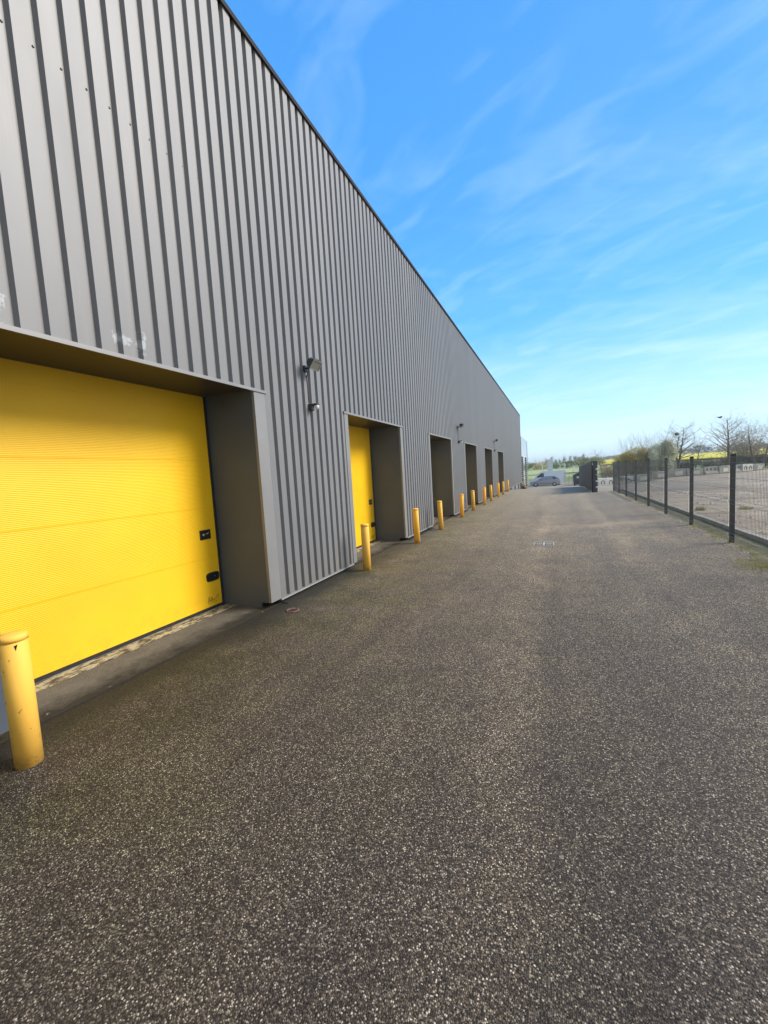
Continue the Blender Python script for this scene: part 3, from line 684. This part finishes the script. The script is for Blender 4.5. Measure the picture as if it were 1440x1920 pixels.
# far railing gate and dark bin
rg = tag(empty('railing', (1.0, 60, gz(1, 60))), 'low black bar railing behind the grey car', 'railing')
mb = MB(); mb.box(0, 1.9, -.02, .02, 1.72, 1.77); mb.box(0, 1.9, -.02, .02, .1, .14)
mb.build('rail', MT['fence'], rg)
for i in range(12):
    MB().box(i*.165, i*.165+.03, -.015, .015, 0, 1.72).build('bar', MT['fence'], rg)
bn = tag(empty('waste_container', (2.1, 58.5, gz(2, 58.5))), 'dark waste container with a pale label beside the railing', 'container')
b_ = MB(); b_.extrude([(0, .15), (1.35, .1), (1.45, 1.55), (-.05, 1.35)], 0, 1.3); b_.build('body', MT['gate'], bn)
MB().extrude([(-.08, 1.36), (1.48, 1.56), (1.40, 1.85), (.9, 1.78), (.3, 1.55)], -.02, 1.32).build('lid', MT['fence'], bn)
MB().box(.35, .62, -.012, .0, .95, 1.2).build('label_plate', MT['whitepl'], bn)
for x in (.12, 1.2): MB().lathe([(.09, -.03), (.09, .03)], (x, .05, .09), 14, 'Y').build('wheel', MT['tyre'], bn)
# totem sign
tt = tag(empty('totem_sign', (-.95, 80, gz(-1, 80))), 'tall pale blue sign column behind the white van', 'sign')
MB().bbox(-.44, .44, -.12, .12, .05, 4.05, .02).build('panel', MT['totem'], tt); MB().box(-.5, .5, -.2, .2, -.1, .0495).build('base', MT['conc'], tt)
s_ = MB()
for z in (1.2, 1.7, 2.2, 2.7, 3.2, 3.6): s_.box(-.40, .40, -.128, -.1205, z, z+.04)
s_.build('line', MT['slat'], tt)

# ------------------------------------------------------------------ slatted screen at the end of the building
sc = tag(empty('slat_screen', (WX, 52, -1)), 'tall open grey slat screen at the far end of the warehouse', 'screen')
sc.location = (0, 0, 0)
s_ = MB()
for i in range(24):
    z = -.45+i*.235; s_.box(WX-.03, WX+.03, 47.1, 57.6, z, z+.045)
s_.build('slat', MT['slat'], sc)
for y, zt in ((48.4, 2.25), (50.7, 2.95), (56.5, 2.95)):
    MB().box(WX-.22, WX-.04, y-.13, y+.13, gz(WX, y)-.1, zt).build('screen_post', MT['fence'], sc)
for y in (47.3, 57.5): MB().box(WX-.03, WX+.032, y-.04, y+.04, gz(WX, y)-.1, 5.0).build('corner_post', MT['slat'], sc)
rb = tag(empty('alarm_box', (WX, 47.9, .35)), 'small red box on the end of the warehouse by the slat screen', 'box')
MB().bbox(.035, .16, -.2, .2, -.12, .13, .01).build('case', MT['red'], rb); MB().box(.161, .168, -.12, .12, -.06, .07).build('door_plate', MT['whitepl'], rb)
wr = tag(empty('timber_ramp', (-3.5, 46.9, 0)), 'sloping yellowed timber ramp edge at the end of the dock', 'ramp')
zb = gz(-3.2, 47.5)
MB().add([(0, .1, -.12), (.62, .1, zb+.05), (.62, .1, zb+.28), (0, .1, .14), (0, .35, -.12), (.62, .35, zb+.05), (.62, .35, zb+.28), (0, .35, .14)],
         [(0, 1, 2, 3), (7, 6, 5, 4), (0, 4, 5, 1), (1, 5, 6, 2), (2, 6, 7, 3), (3, 7, 4, 0)]).build('plank', MT['wood'], wr)
MB().add([(-.1, .4, zb), (.55, .4, zb), (-.1, .4, -.15), (-.1, 2.4, zb-.05), (.55, 2.4, zb-.05), (-.1, 2.4, -.15)], [(0, 1, 2), (5, 4, 3), (0, 3, 4, 1), (1, 4, 5, 2), (2, 5, 3, 0)]).build('wedge', MT['dark'], wr)

# ------------------------------------------------------------------ vehicles (nose towards -X)
def wheel(par, x, y, r, side):
    w = empty('wheel', (x, y, r)); w.parent = par
    # tyre with hollow
    MB().lathe([(r*.62, -.11), (r*.93, -.115), (r, -.09), (r, .09), (r*.93, .115), (r*.62, .11)], n=28, axis='Y').build('tyre', MT['tyre'], w)
    mb = MB(); mb.lathe([(r*.64, .0), (r*.62, .02), (r*.2, .035), (.01, .04)][::1], (0, .085*side if side > 0 else -.125, 0), 24, 'Y')
    rim = MB(); sg = -1
    rim.lathe([(r*.63, 0), (r*.6, sg*.012), (r*.22, sg*.02), (r*.2, sg*.035), (.004, sg*.037)], (0, -.108 if side < 0 else .108, 0), 24, 'Y')
    rim.build('rim', MT['rim'], w)
    sp_ = MB()
    for k in range(6):
        a = k*math.pi/3; c, s = math.cos(a), math.sin(a); yy = -.128 if side < 0 else .12
        sp_.box(0, 0, 0, 0, 0, 0) if 0 else sp_.add([(c*r*.25-s*.02, yy, s*r*.25+c*.02), (c*r*.55-s*.035, yy, s*r*.55+c*.035), (c*r*.55+s*.035, yy, s*r*.55-c*.035), (c*r*.25+s*.02, yy, s*r*.25-c*.02)], [(0, 1, 2, 3)])
    sp_.build('spoke_slots', MT['tyre'], w)
def arch(poly, cx, r, z0):                             # wheel arch points along the sill, left to right
    n_ = 10; return [(cx-r*math.cos(math.pi*i/n_), z0+r*math.sin(math.pi*i/n_)) for i in range(n_+1)]
def vehicle(name, L_, lower, upper, wx, wr, wid, mats, tum):
    t = empty(name)
    # lower body: outline extruded with rounded sides (three slices)
    poly = lower
    cxm = sum(p[0] for p in poly)/len(poly); czm = sum(p[1] for p in poly)/len(poly)
    def ring(y, k): return [(cxm+(p[0]-cxm)*k, y, czm+(p[1]-czm)*k) for p in poly]
    mb = MB(); n_ = len(poly); h = wid/2; vs = ring(-h, .965)+ring(-h+.05, 1)+ring(h-.05, 1)+ring(h, .965)
    fs = [tuple(range(n_)), tuple(range(4*n_-1, 3*n_-1, -1))]
    for r in range(3): fs += [(r*n_+i, r*n_+(i+1) % n_, (r+1)*n_+(i+1) % n_, (r+1)*n_+i) for i in range(n_)]
    mb.add(vs, fs); mb.build('body', mats['body'], t)
    n_ = len(upper); h0 = wid/2-.03; top = max(p[1] for p in upper); bot = min(p[1] for p in upper)
    def yy(p): return h0 - tum*(p[1]-bot)/(top-bot)
    vs = [(p[0], -yy(p), p[1]) for p in upper]+[(p[0], yy(p), p[1]) for p in upper]
    mb = MB(); mb.add(vs, [tuple(range(n_)), tuple(range(2*n_-1, n_-1, -1))]+[(i, (i+1) % n_, n_+(i+1) % n_, n_+i) for i in range(n_)])
    mb.build('cabin', mats['body'], t)
    for x in wx:
        for s in (-1, 1): wheel(t, x, s*(wid/2-.10), wr, s)
    def side(nm, pts, mat, off=.006, both=True):
        for s in (-1, 1):
            vv = []
            for p in pts:
                y0 = (yy(p) if p[1] > bot else wid/2)+off
                vv.append((p[0], s*y0, p[1]))
            vi = [(v[0], v[1]-s*.02, v[2]) for v in vv]
            m_ = len(pts); MB().add(vv+vi, [tuple(range(m_)), tuple(range(2*m_-1, m_-1, -1))]+[(i, (i+1) % m_, m_+(i+1) % m_, m_+i) for i in range(m_)]).build(nm, mat, t)
    return t, side, yy
# grey compact car, 4.05 m
low = [(.06, .42), (.04, .30), (.30, .22)] + arch(None, .82, .345, .22) + [(1.3, .2), (2.9, .2)] + arch(None, 3.28, .345, .22) + [(3.85, .26), (3.98, .40), (4.02, .62), (3.96, .95), (3.4, .99), (1.35, .93), (.95, .90), (.45, .80), (.16, .68)]
uppr = [(1.0, .90), (1.35, 1.12), (1.85, 1.38), (2.3, 1.455), (3.0, 1.45), (3.5, 1.36), (3.85, 1.08), (3.96, .94)]
car, side, _ = vehicle('parked_car', 4.05, low, uppr, (.82, 3.28), .30, 1.68, {'body': MT['car']}, .17)
side('side_window', [(1.28, .95), (1.55, 1.14), (1.95, 1.35), (2.18, 1.38), (2.18, .96)], MT['glass']); side('side_window', [(2.28, .96), (2.28, 1.385), (2.85, 1.37), (3.05, .98)], MT['glass'])
side('side_window', [(3.15, .99), (2.98, 1.36), (3.3, 1.31), (3.55, 1.02)], MT['dglass'])
side('side_trim', [(1.2, .45), (2.9, .45), (2.9, .50), (1.2, .50)], MT['black'], .004); side('headlight', [(.10, .66), (.5, .76), (.48, .64), (.12, .56)], MT['lens'], -.006); side('tail_light', [(3.80, .75), (3.95, .75), (3.92, .98), (3.70, .98)], MT['amber'], -.006)
for s in (-1, 1): MB().bbox(1.42, 1.56, s*.84-.09 if s < 0 else s*.84-.02, s*.84+.02 if s < 0 else s*.84+.09, .93, 1.03, .02).build('mirror', MT['black'], car)
MB().add([(1.02, -.66, .925), (1.02, .66, .925), (1.82, .62, 1.385), (1.82, -.62, 1.385)], [(0, 1, 2, 3)]).build('windscreen', MT['dglass'], car).location = (-.012, 0, .012)
car.location = (-3.6, 64.2, gz(-1, 65)); car.scale = (1.03, 1, 1.03)
tag(car, 'dark grey hatchback parked side on in front of the white van', 'car')
# white van, 5.3 m
low = [(.03, .45), (.05, .28), (.45, .24)] + arch(None, 1.0, .40, .24) + [(1.6, .24), (3.6, .24)] + arch(None, 4.15, .40, .24) + [(5.1, .30), (5.26, .34), (5.28, 1.0), (5.26, 1.25), (1.1, 1.22), (.75, 1.14), (.35, 1.0), (.1, .8)]
uppr = [(.85, 1.16), (1.55, 1.80), (1.8, 2.0), (2.2, 2.10), (4.9, 2.12), (5.15, 2.06), (5.26, 1.9), (5.28, 1.2), (5.2, 1.15)]
van, side, _ = vehicle('parked_van', 5.3, low, uppr, (1.0, 4.15), .34, 1.95, {'body': MT['van']}, .12)
side('side_window', [(1.15, 1.22), (1.62, 1.70), (1.85, 1.82), (2.2, 1.82), (2.2, 1.24)], MT['dglass']); side('side_trim', [(1.5, .62), (3.65, .62), (3.65, .70), (1.5, .70)], MT['black'], .004)
side('door_line', [(2.35, .35), (2.365, .35), (2.365, 1.95), (2.35, 1.95)], MT['slat'], .002)
side('headlight', [(.15, .85), (.62, 1.02), (.60, .88), (.16, .74)], MT['lens'], -.006); side('tail_light', [(5.1, .8), (5.22, .8), (5.22, 1.5), (5.1, 1.5)], MT['amber'], -.004)
for s in (-1, 1): MB().bbox(1.35, 1.5, s*1.06-.1, s*1.06+.1, 1.2, 1.5, .03).build('mirror', MT['black'], van)
MB().add([(.87, -.8, 1.18), (.87, .8, 1.18), (1.76, .76, 1.98), (1.76, -.76, 1.98)], [(0, 1, 2, 3)]).build('windscreen', MT['dglass'], van).location = (-.014, 0, .014)
van.location = (-3.9, 68.2, gz(-1, 69)); van.scale = (1.0, 1, 1.05)
tag(van, 'white panel van parked side on behind the grey hatchback', 'van')

# ------------------------------------------------------------------ concrete barriers
rnd = random.Random(5)
A_, B_, C_ = Vector((3.9, 48.6, 0)), Vector((14.8, 54.6, 0)), Vector((23.3, 62.5, 0))
def bar_proto(kind):
    t = empty('concrete_barrier')
    m_ = MT['wblock'] if kind == 0 else MT['block']
    mb = MB()
    if kind == 2:
        mb.extrude([(-.30, 0), (-.27, .12), (-.14, .32), (-.10, .78), (.10, .78), (.14, .32), (.27, .12), (.30, 0)], 0, 1, 'XZ')
        mb.v = [(v[1]*1.96-.98, v[0], v[2]) for v in mb.v]
    else: mb.bbox(-.98, .98, -.28, .28, 0, .74, .035)
    mb.build('block', m_, t)
    if kind == 1: MB().box(-.25, .62, -.286, -.2805, .12, .52).build('painted_panel', MT['wblock'], t)
    if kind == 0:
        g_ = MB()
        for cx in (-.45, .45):
            g_.tube([(cx+.20*math.cos(a*math.pi/8), -.283, .26+.24*math.sin(a*math.pi/8)) for a in range(-1, 10)], .032, 6)
        g_.build('painted_arc', MT['rubber'], t)
    if kind == 2:
        g_ = MB()
        for cx in (-.6, 0, .6): g_.box(cx-.11, cx+.11, -.145, -.06, .36, .60)
        g_.build('recess', MT['gate'], t)
    MB().tube([(-.2, 0, .73), (-.1, 0, .80), (.1, 0, .80), (.2, 0, .73)], .02, 6).build('lifting_loop', MT['rust'], t)
    return t
protos = {}
pts = []; p = A_.copy()
for (a, b) in ((A_, B_), (B_, C_)):
    Ld = (b-a).length; k = int(Ld/2.02)
    for i in range(k): pts.append((a+(b-a)*((i+.5)*2.02/Ld), math.atan2((b-a).y, (b-a).x)))
kinds = [0, 0, 1, 1, 1, 1, 2, 1, 2, 0, 1, 2, 2, 2]
nam = ['with two dark arcs', 'with white panel', 'with dark recesses']
ordn = ['first', 'second', 'third', 'fourth', 'fifth', 'sixth', 'seventh', 'eighth', 'ninth', 'tenth', 'eleventh', 'twelfth', 'thirteenth', 'last']
for i, (pt, a) in enumerate(pts):
    k = kinds[i % len(kinds)]
    o = copy_tree(protos[k]) if k in protos else protos.setdefault(k, bar_proto(k))
    o.location = (pt.x, pt.y, gz(pt.x, pt.y)+.03); o.rotation_euler = (R(rnd.uniform(-1, 1)), R(rnd.uniform(-1, 1)), a+R(rnd.uniform(-3, 3)))
    o.scale = (1, 1, rnd.uniform(.94, 1.08))
    od = ordn[i] if i < len(ordn)-1 else 'last'
    tag(o, 'concrete block %s, %s from left beyond fence' % (nam[k], od), 'barrier', 'concrete barriers across the wasteland')

# ------------------------------------------------------------------ vegetation
def branch(mb, p, d, L_, r, lev, rnd, spread=.5, up_=.15, tips=None, sides=5):
    n_ = 4 if lev > 0 else 3; pts_ = [p]; q = p; dd = d.copy()
    for i in range(n_):
        dd = (dd + Vector((rnd.gauss(0, .12), rnd.gauss(0, .12), rnd.gauss(0, .08)+up_*.25))).normalized(); q = q+dd*(L_/n_); pts_.append(q)
    rr = [r*(1-.62*i/n_) for i in range(n_+1)]
    mb.tube(pts_, rr, sides if lev > 1 else 3, cap=False)
    if lev == 0:
        if tips is not None: tips.append(q)
        return
    nb = rnd.randint(3, 4) + (2 if lev >= 3 else 0)
    for i in range(nb):
        t = rnd.uniform(.35, 1) if i else 1; j = min(n_-1, int(t*n_)); s = pts_[j].lerp(pts_[j+1], t*n_-j) if j < n_ else pts_[-1]
        ax = Vector((rnd.gauss(0, 1), rnd.gauss(0, 1), rnd.gauss(0, .4))); ax = (ax-dd*ax.dot(dd)).normalized()
        nd_ = (dd + ax*rnd.uniform(.5, 1.1)*spread*2).normalized(); nd_.z += up_; nd_.normalize()
        branch(mb, s, nd_, L_*rnd.uniform(.5, .75), max(.006, rr[j]*.55), lev-1, rnd, spread, up_, tips, sides)
def bare_tree(x, y, h, label, seed, tw=.16, spread=.5, lean=(0, 0), stems=1, group='bare trees beyond the barriers', bare=.32):
    rnd = random.Random(seed); t = empty('bare_tree', (x, y, gz(x, y)-.1)); tr = MB(); cr = MB()
    for s in range(stems):
        off = Vector((rnd.uniform(-.3, .3)*(stems > 1), rnd.uniform(-.2, .2)*(stems > 1), 0)); pts_ = []; q = off; d = Vector((lean[0]+rnd.gauss(0, .1)*(stems > 1)*2, lean[1], 1)).normalized(); n_ = 9
        hh = h*(1-.12*s)
        for i in range(n_+1):
            pts_.append(q.copy()); d = (d+Vector((rnd.gauss(0, .05), rnd.gauss(0, .05), .08))).normalized(); q = q+d*(hh*.93/n_)
        rr = [max(.012, tw*(1-.93*i/n_)) for i in range(n_+1)]; tr.tube(pts_, rr, 8, cap=False)
        nb = int(9+h*2.2)
        for i in range(nb):
            f = bare+(1-bare)*(i/nb)**.9; j = min(n_-1, int(f*n_)); s0 = pts_[j].lerp(pts_[j+1], f*n_-j)
            a = i*2.4+rnd.uniform(-.4, .4); el = rnd.uniform(.15, .8)
            dd = Vector((math.cos(a)*math.cos(el), math.sin(a)*math.cos(el), math.sin(el)))
            branch(cr, s0, dd, h*rnd.uniform(.24, .38)*(1.15-.75*f)*(.6+spread), max(.01, rr[j]*.5), 2, rnd, spread, .12)
    tr.build('trunk', MT['bark'], t, fix=False); cr.build('crown', MT['twig'], t, fix=False)
    return tag(t, label, 'tree', group)
def leafblob(mb, rnd, c, rx, ry, rz, n_, sz, shell=.5):
    lob = [(Vector((rnd.uniform(-.72, .72), rnd.uniform(-.6, .6), rnd.uniform(-.6, .5))), rnd.uniform(.28, .5)) for _ in range(18)]
    for _ in range(n_):
        lc, lr = rnd.choice(lob); u = Vector((rnd.gauss(0, 1), rnd.gauss(0, 1), rnd.gauss(0, 1))).normalized()*lr*rnd.uniform(shell, 1.05)
        q = lc+u
        if q.z < -.95: q.z = -.95+rnd.random()*.3
        p = Vector((c[0]+q.x*rx, c[1]+q.y*ry, c[2]+q.z*rz)); s = sz*rnd.uniform(.5, 1.3)
        a = Vector((rnd.gauss(0, 1), rnd.gauss(0, 1), rnd.gauss(0, 1))).normalized(); b = a.cross(Vector((rnd.gauss(0, 1), rnd.gauss(0, 1), rnd.gauss(0, 1)))).normalized()
        mb.add([p-a*s, p+b*s*.6, p+a*s, p-b*s*.6], [(0, 1, 2, 3)])
def bush(name, x, y, rx, ry, h, mat, label, seed, cat='bush', group=None, leaves=1500, sz=.09, stems=26, tall=0, z0=None):
    rnd = random.Random(seed); t = empty(name, (x, y, gz(x, y) if z0 is None else z0)); st_ = MB(); lf = MB()
    for i in range(stems):
        a = rnd.uniform(0, 6.28); f = rnd.random()**.5; bx, by = math.cos(a)*rx*.35*f, math.sin(a)*ry*.35*f
        d = Vector((math.cos(a)*f*.55*rx/h*1.3, math.sin(a)*f*.5, 1)).normalized()
        branch(st_, Vector((bx, by, 0)), d, h*rnd.uniform(.55, .8)*(1+tall*rnd.random()*.5), .03, 2, rnd, .35, .25, None, 4)
    leafblob(lf, rnd, (0, 0, h*.5), rx, ry, h*.5, leaves, sz)
    st_.build('stems', MT['twig'], t, fix=False); lf.build('foliage', MT[mat], t, fix=False)
    return tag(t, label, cat, group)
TB = 66
bare_tree(14.95, TB, 6.6, 'bare many limbed tree holding a dark nest, right of the blossom tree', 11, .19, .55, stems=2)
bare_tree(16.9, TB, 4.3, 'small bare tree leaning right, between the nest tree and the tall tree', 12, .09, .5, (.22, 0))
bare_tree(20.6, TB, 7.3, 'tallest bare tree with one straight trunk beside the nearest fence post', 13, .2, .62, bare=.3)
bare_tree(23.7, TB, 6.0, 'bare twin stemmed tree at the right edge of the photo', 14, .15, .55, stems=2)
bare_tree(6.1, TB, 4.6, 'thin bare sapling between the solid gate and the mesh fence', 15, .05, .4)
bare_tree(3.6, TB+4, 4.2, 'thin bare sapling rising behind the solid gate', 16, .045, .35)
bush('thicket', 10.4, TB, 2.9, 1.7, 4.2, 'olive', 'wide olive brown thicket with bare shoots sticking up, left of the blossom tree', 21, 'thicket', None, 22000, .075, 36, .25)
bush('blossom_tree', 13.0, TB-1.2, 1.9, 1.4, 5.0, 'blossom', 'pale green and white blossoming tree right of the olive thicket', 22, 'tree', None, 18000, .075, 18, .1)
bush('bush', 7.6, TB+3, 1.9, 1.2, 1.9, 'brown', 'low greyish bush at the left foot of the thicket', 23, 'bush', None, 1400, .08, 26, .4)
bush('bush', 17.3, 58.2, .95, .6, 1.25, 'dkgreen', 'round dark green bush in front of the concrete blocks', 24, 'bush', None, 2600, .045, 12)
bush('bush', 7.2, TB+6, 1.2, 1, 2.2, 'olive', 'reddish brown bush just right of the thin sapling', 29, 'bush', None, 1200, .08, 20, .3)
for i, (x, y, rx, h, mt, lab) in enumerate(((10.5, 70, 3.2, 1.9, 'dkgreen', 'dark hedge section behind the olive thicket'), (15.5, 70, 3.2, 1.7, 'dkgreen', 'dark hedge section behind the nest tree'), (20.6, 70, 3.0, 1.7, 'dkgreen', 'dark hedge section behind the tallest bare tree'),
                                  (25.6, 71, 3.4, 2.0, 'dkgreen', 'dark hedge section at the right edge behind the twin tree'), (30.5, 73, 3, 2.4, 'dkgreen', 'dark hedge section outside right of the twin tree'))):
    bush('hedge', x, y, rx, 1.1, h, mt, lab, 40+i, 'hedge', 'dark hedge behind the barriers', 4500, .08, 26)
bush('bush', 25.6, 76, 3.4, 1.8, 4.6, 'brown', 'tall pale brown scrub behind the twin tree at right edge', 61, 'bush', None, 3600, .10, 50, .6)
# hedgerow trees beyond the rapeseed field
rnd = random.Random(77)
for i in range(16):
    X = 60+i*11; Y = 345+rnd.uniform(-6, 6)
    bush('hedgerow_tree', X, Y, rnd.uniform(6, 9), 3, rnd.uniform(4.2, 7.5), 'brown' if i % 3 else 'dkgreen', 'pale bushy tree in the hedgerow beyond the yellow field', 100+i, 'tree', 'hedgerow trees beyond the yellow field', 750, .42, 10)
for i in range(5):
    X = 18+i*10
    bush('hedgerow_tree', X, 352, 6, 3, rnd.uniform(3, 4.2), 'brown', 'pale bushy tree in the hedgerow beyond the yellow field', 140+i, 'tree', 'hedgerow trees beyond the yellow field', 500, .42, 8)
# green hedge and things beyond the cars
for i in range(7):
    X = -13.5+i*4.3
    bush('far_hedge', X, 152, 2.9, 1.6, 3.2+rnd.uniform(-.3, .4), 'green' if i != 2 else 'olive', 'green hedge section far beyond the parked van', 160+i, 'hedge', 'green hedge beyond the meadow', 1100, .17, 10)
for i in range(9):
    X = -6+i*2.9+rnd.uniform(-.7, .7)
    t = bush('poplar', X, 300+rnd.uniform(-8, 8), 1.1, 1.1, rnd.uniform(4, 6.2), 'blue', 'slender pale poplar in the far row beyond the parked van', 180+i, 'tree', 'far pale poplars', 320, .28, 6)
for i, (X, h, lab) in enumerate(((-3.1, 1.7, 'short white lamp post left of the sign column, beyond the van'), (.95, 1.9, 'short white lamp post right of the sign column'), (2.02, 1.9, 'short white lamp post second right of the sign column'), (4.05, 1.3, 'short white lamp post nearest the solid gate'))):
    t = tag(empty('lamp_post', (X, 110, gz(X, 110))), lab, 'lamp post', 'white lamp posts in the meadow')
    MB().tube([(0, 0, 0), (0, 0, h+.35)], .07, 8).build('pole', MT['whitepl'], t)
    MB().tube([(0, 0, h+.35), (-.12, 0, h+.5), (-.35, 0, h+.52)], [.07, .08, .09], 8).build('lamp_head', MT['whitepl'], t)
# bird and nest
bd = tag(empty('bird', (11.84, 40, 4.60), .4), 'small dark bird flying above the fence near the tallest bare tree', 'bird')
mb = MB(); mb.tube([(-.17, 0, .0), (-.10, 0, .01), (0, 0, .02), (.10, 0, .03), (.15, 0, .04), (.19, 0, .035)], [.02, .04, .06, .045, .032, .006], 8)
for s in (-1, 1):
    mb.add([(.08, s*.03, .03), (-.06, s*.03, .03), (-.10, s*.20, .09), (.03, s*.20, .10), (-.16, s*.42, .05), (.06, s*.05, .045), (-.04, s*.05, .045)], [(0, 1, 2, 3), (3, 2, 4)])
mb.build('body', MT['nest'], bd)
ns = MB(); rnd = random.Random(3)
for i in range(60):
    a = Vector((rnd.gauss(0, 1), rnd.gauss(0, 1), rnd.gauss(0, .6))).normalized()*.22; b = Vector((rnd.gauss(0, 1), rnd.gauss(0, 1), rnd.gauss(0, .6))).normalized()*.22; ns.tube([a, b], .02, 3)
o = ns.build('nest', MT['nest']); o.location = (14.9, TB-.1, 4.85); tag(o, 'dark round nest of twigs high in the many limbed bare tree', 'nest')
# grass tufts along the kerb and verge, and on the wasteland
def tufts(name, spots, rnd, hgt, kind='stuff'):
    mb = MB()
    for (x, y, n_, rr, hh) in spots:
        for _ in range(n_):
            a = rnd.uniform(0, 6.28); d = rnd.random()**.6*rr; px, py = x+math.cos(a)*d, y+math.sin(a)*d*1.3; z = gz(px, py)+(.005 if px < 3.5 else -.02)
            l_ = hh*rnd.uniform(.4, 1.1); b = rnd.uniform(0, 6.28); w = rnd.uniform(.0016, .0034)*(1+hh*3); tx, ty = math.cos(b)*l_*.6, math.sin(b)*l_*.6
            cx, cy = -math.sin(b)*w, math.cos(b)*w
            mb.add([(px-cx, py-cy, z), (px+cx, py+cy, z), (px+tx*.5+cx*.6, py+ty*.5+cy*.6, z+l_*.65), (px+tx*.5-cx*.6, py+ty*.5-cy*.6, z+l_*.65), (px+tx, py+ty, z+l_*.85)], [(0, 1, 2, 3), (3, 2, 4)])
    return tag(mb.build(name, MT['blade'], fix=False), kind=kind)
rnd = random.Random(9)
sp_ = [(2.72+rnd.gauss(0, .12), 7.55+rnd.gauss(0, .22), 26, .09, .045) for _ in range(26)] + [(rnd.uniform(2.95, 3.42), rnd.uniform(4, 12), 22, .06, .045) for _ in range(200)] + \
      [(rnd.gauss(3.40, .03), rnd.uniform(3, 26), 18, .05, .05) for _ in range(240)] + [(rnd.uniform(3.0, 3.4), rnd.uniform(10, 26), 6, .05, .04) for _ in range(90)]
tag(tufts('grass_tufts', sp_, rnd, .1), 'short mossy grass growing along the foot of the mesh fence', 'grass')
sp_ = [(4.15, 15.6, 260, .13, .15), (5.3, 15.7, 280, .17, .13)] + [(rnd.uniform(3.8, 20), rnd.uniform(8, 48), 14, .25, .10) for _ in range(45)]
tag(tufts('weeds', sp_, rnd, .2), 'scattered green weeds on the bare wasteland behind the fence', 'weeds')
# loose stones and rubble on the wasteland and the verge
mb = MB()
for i in range(5200):
    near = i < 700
    x, y = ((rnd.gauss(2.95, .14), rnd.uniform(6.5, 14)) if i < 420 else (rnd.uniform(2.9, 3.4), rnd.uniform(4, 26))) if near else (rnd.uniform(3.7, 24), 8+rnd.random()**1.2*42)
    s = rnd.uniform(.006, .02) if near else rnd.uniform(.012, .045)*(1.7 if 17 < y < 28 and rnd.random() < .4 else 1)
    z = gz(x, y)+(.004 if near else -.012); vs = []
    for dx_, dy_, dz in ((1, 0, 0), (0, 1, 0), (-1, 0, 0), (0, -1, 0), (0, 0, .7)): vs.append((x+dx_*s*rnd.uniform(.6, 1.2), y+dy_*s*rnd.uniform(.6, 1.2), z+dz*s))
    mb.add(vs, [(0, 1, 4), (1, 2, 4), (2, 3, 4), (3, 0, 4)])
tag(mb.build('rubble', MT['pconc'], fix=False), 'loose pale stones scattered over the wasteland and fence verge', 'stones', kind='stuff')

# ------------------------------------------------------------------ air
hm = bpy.data.materials.new('haze_air'); hm.use_nodes = True; hn_ = hm.node_tree
hn_.nodes.remove(hn_.nodes['Principled BSDF']); pv = hn_.nodes.new('ShaderNodeVolumePrincipled')
pv.inputs['Color'].default_value = (.86, .92, 1, 1); pv.inputs['Density'].default_value = .0008
hn_.links.new(pv.outputs[0], hn_.nodes['Material Output'].inputs['Volume'])
hb = MB().box(-1550, 1550, -90, 1550, -3.0, 22.0).build('haze', hm); tag(hb, kind='stuff')
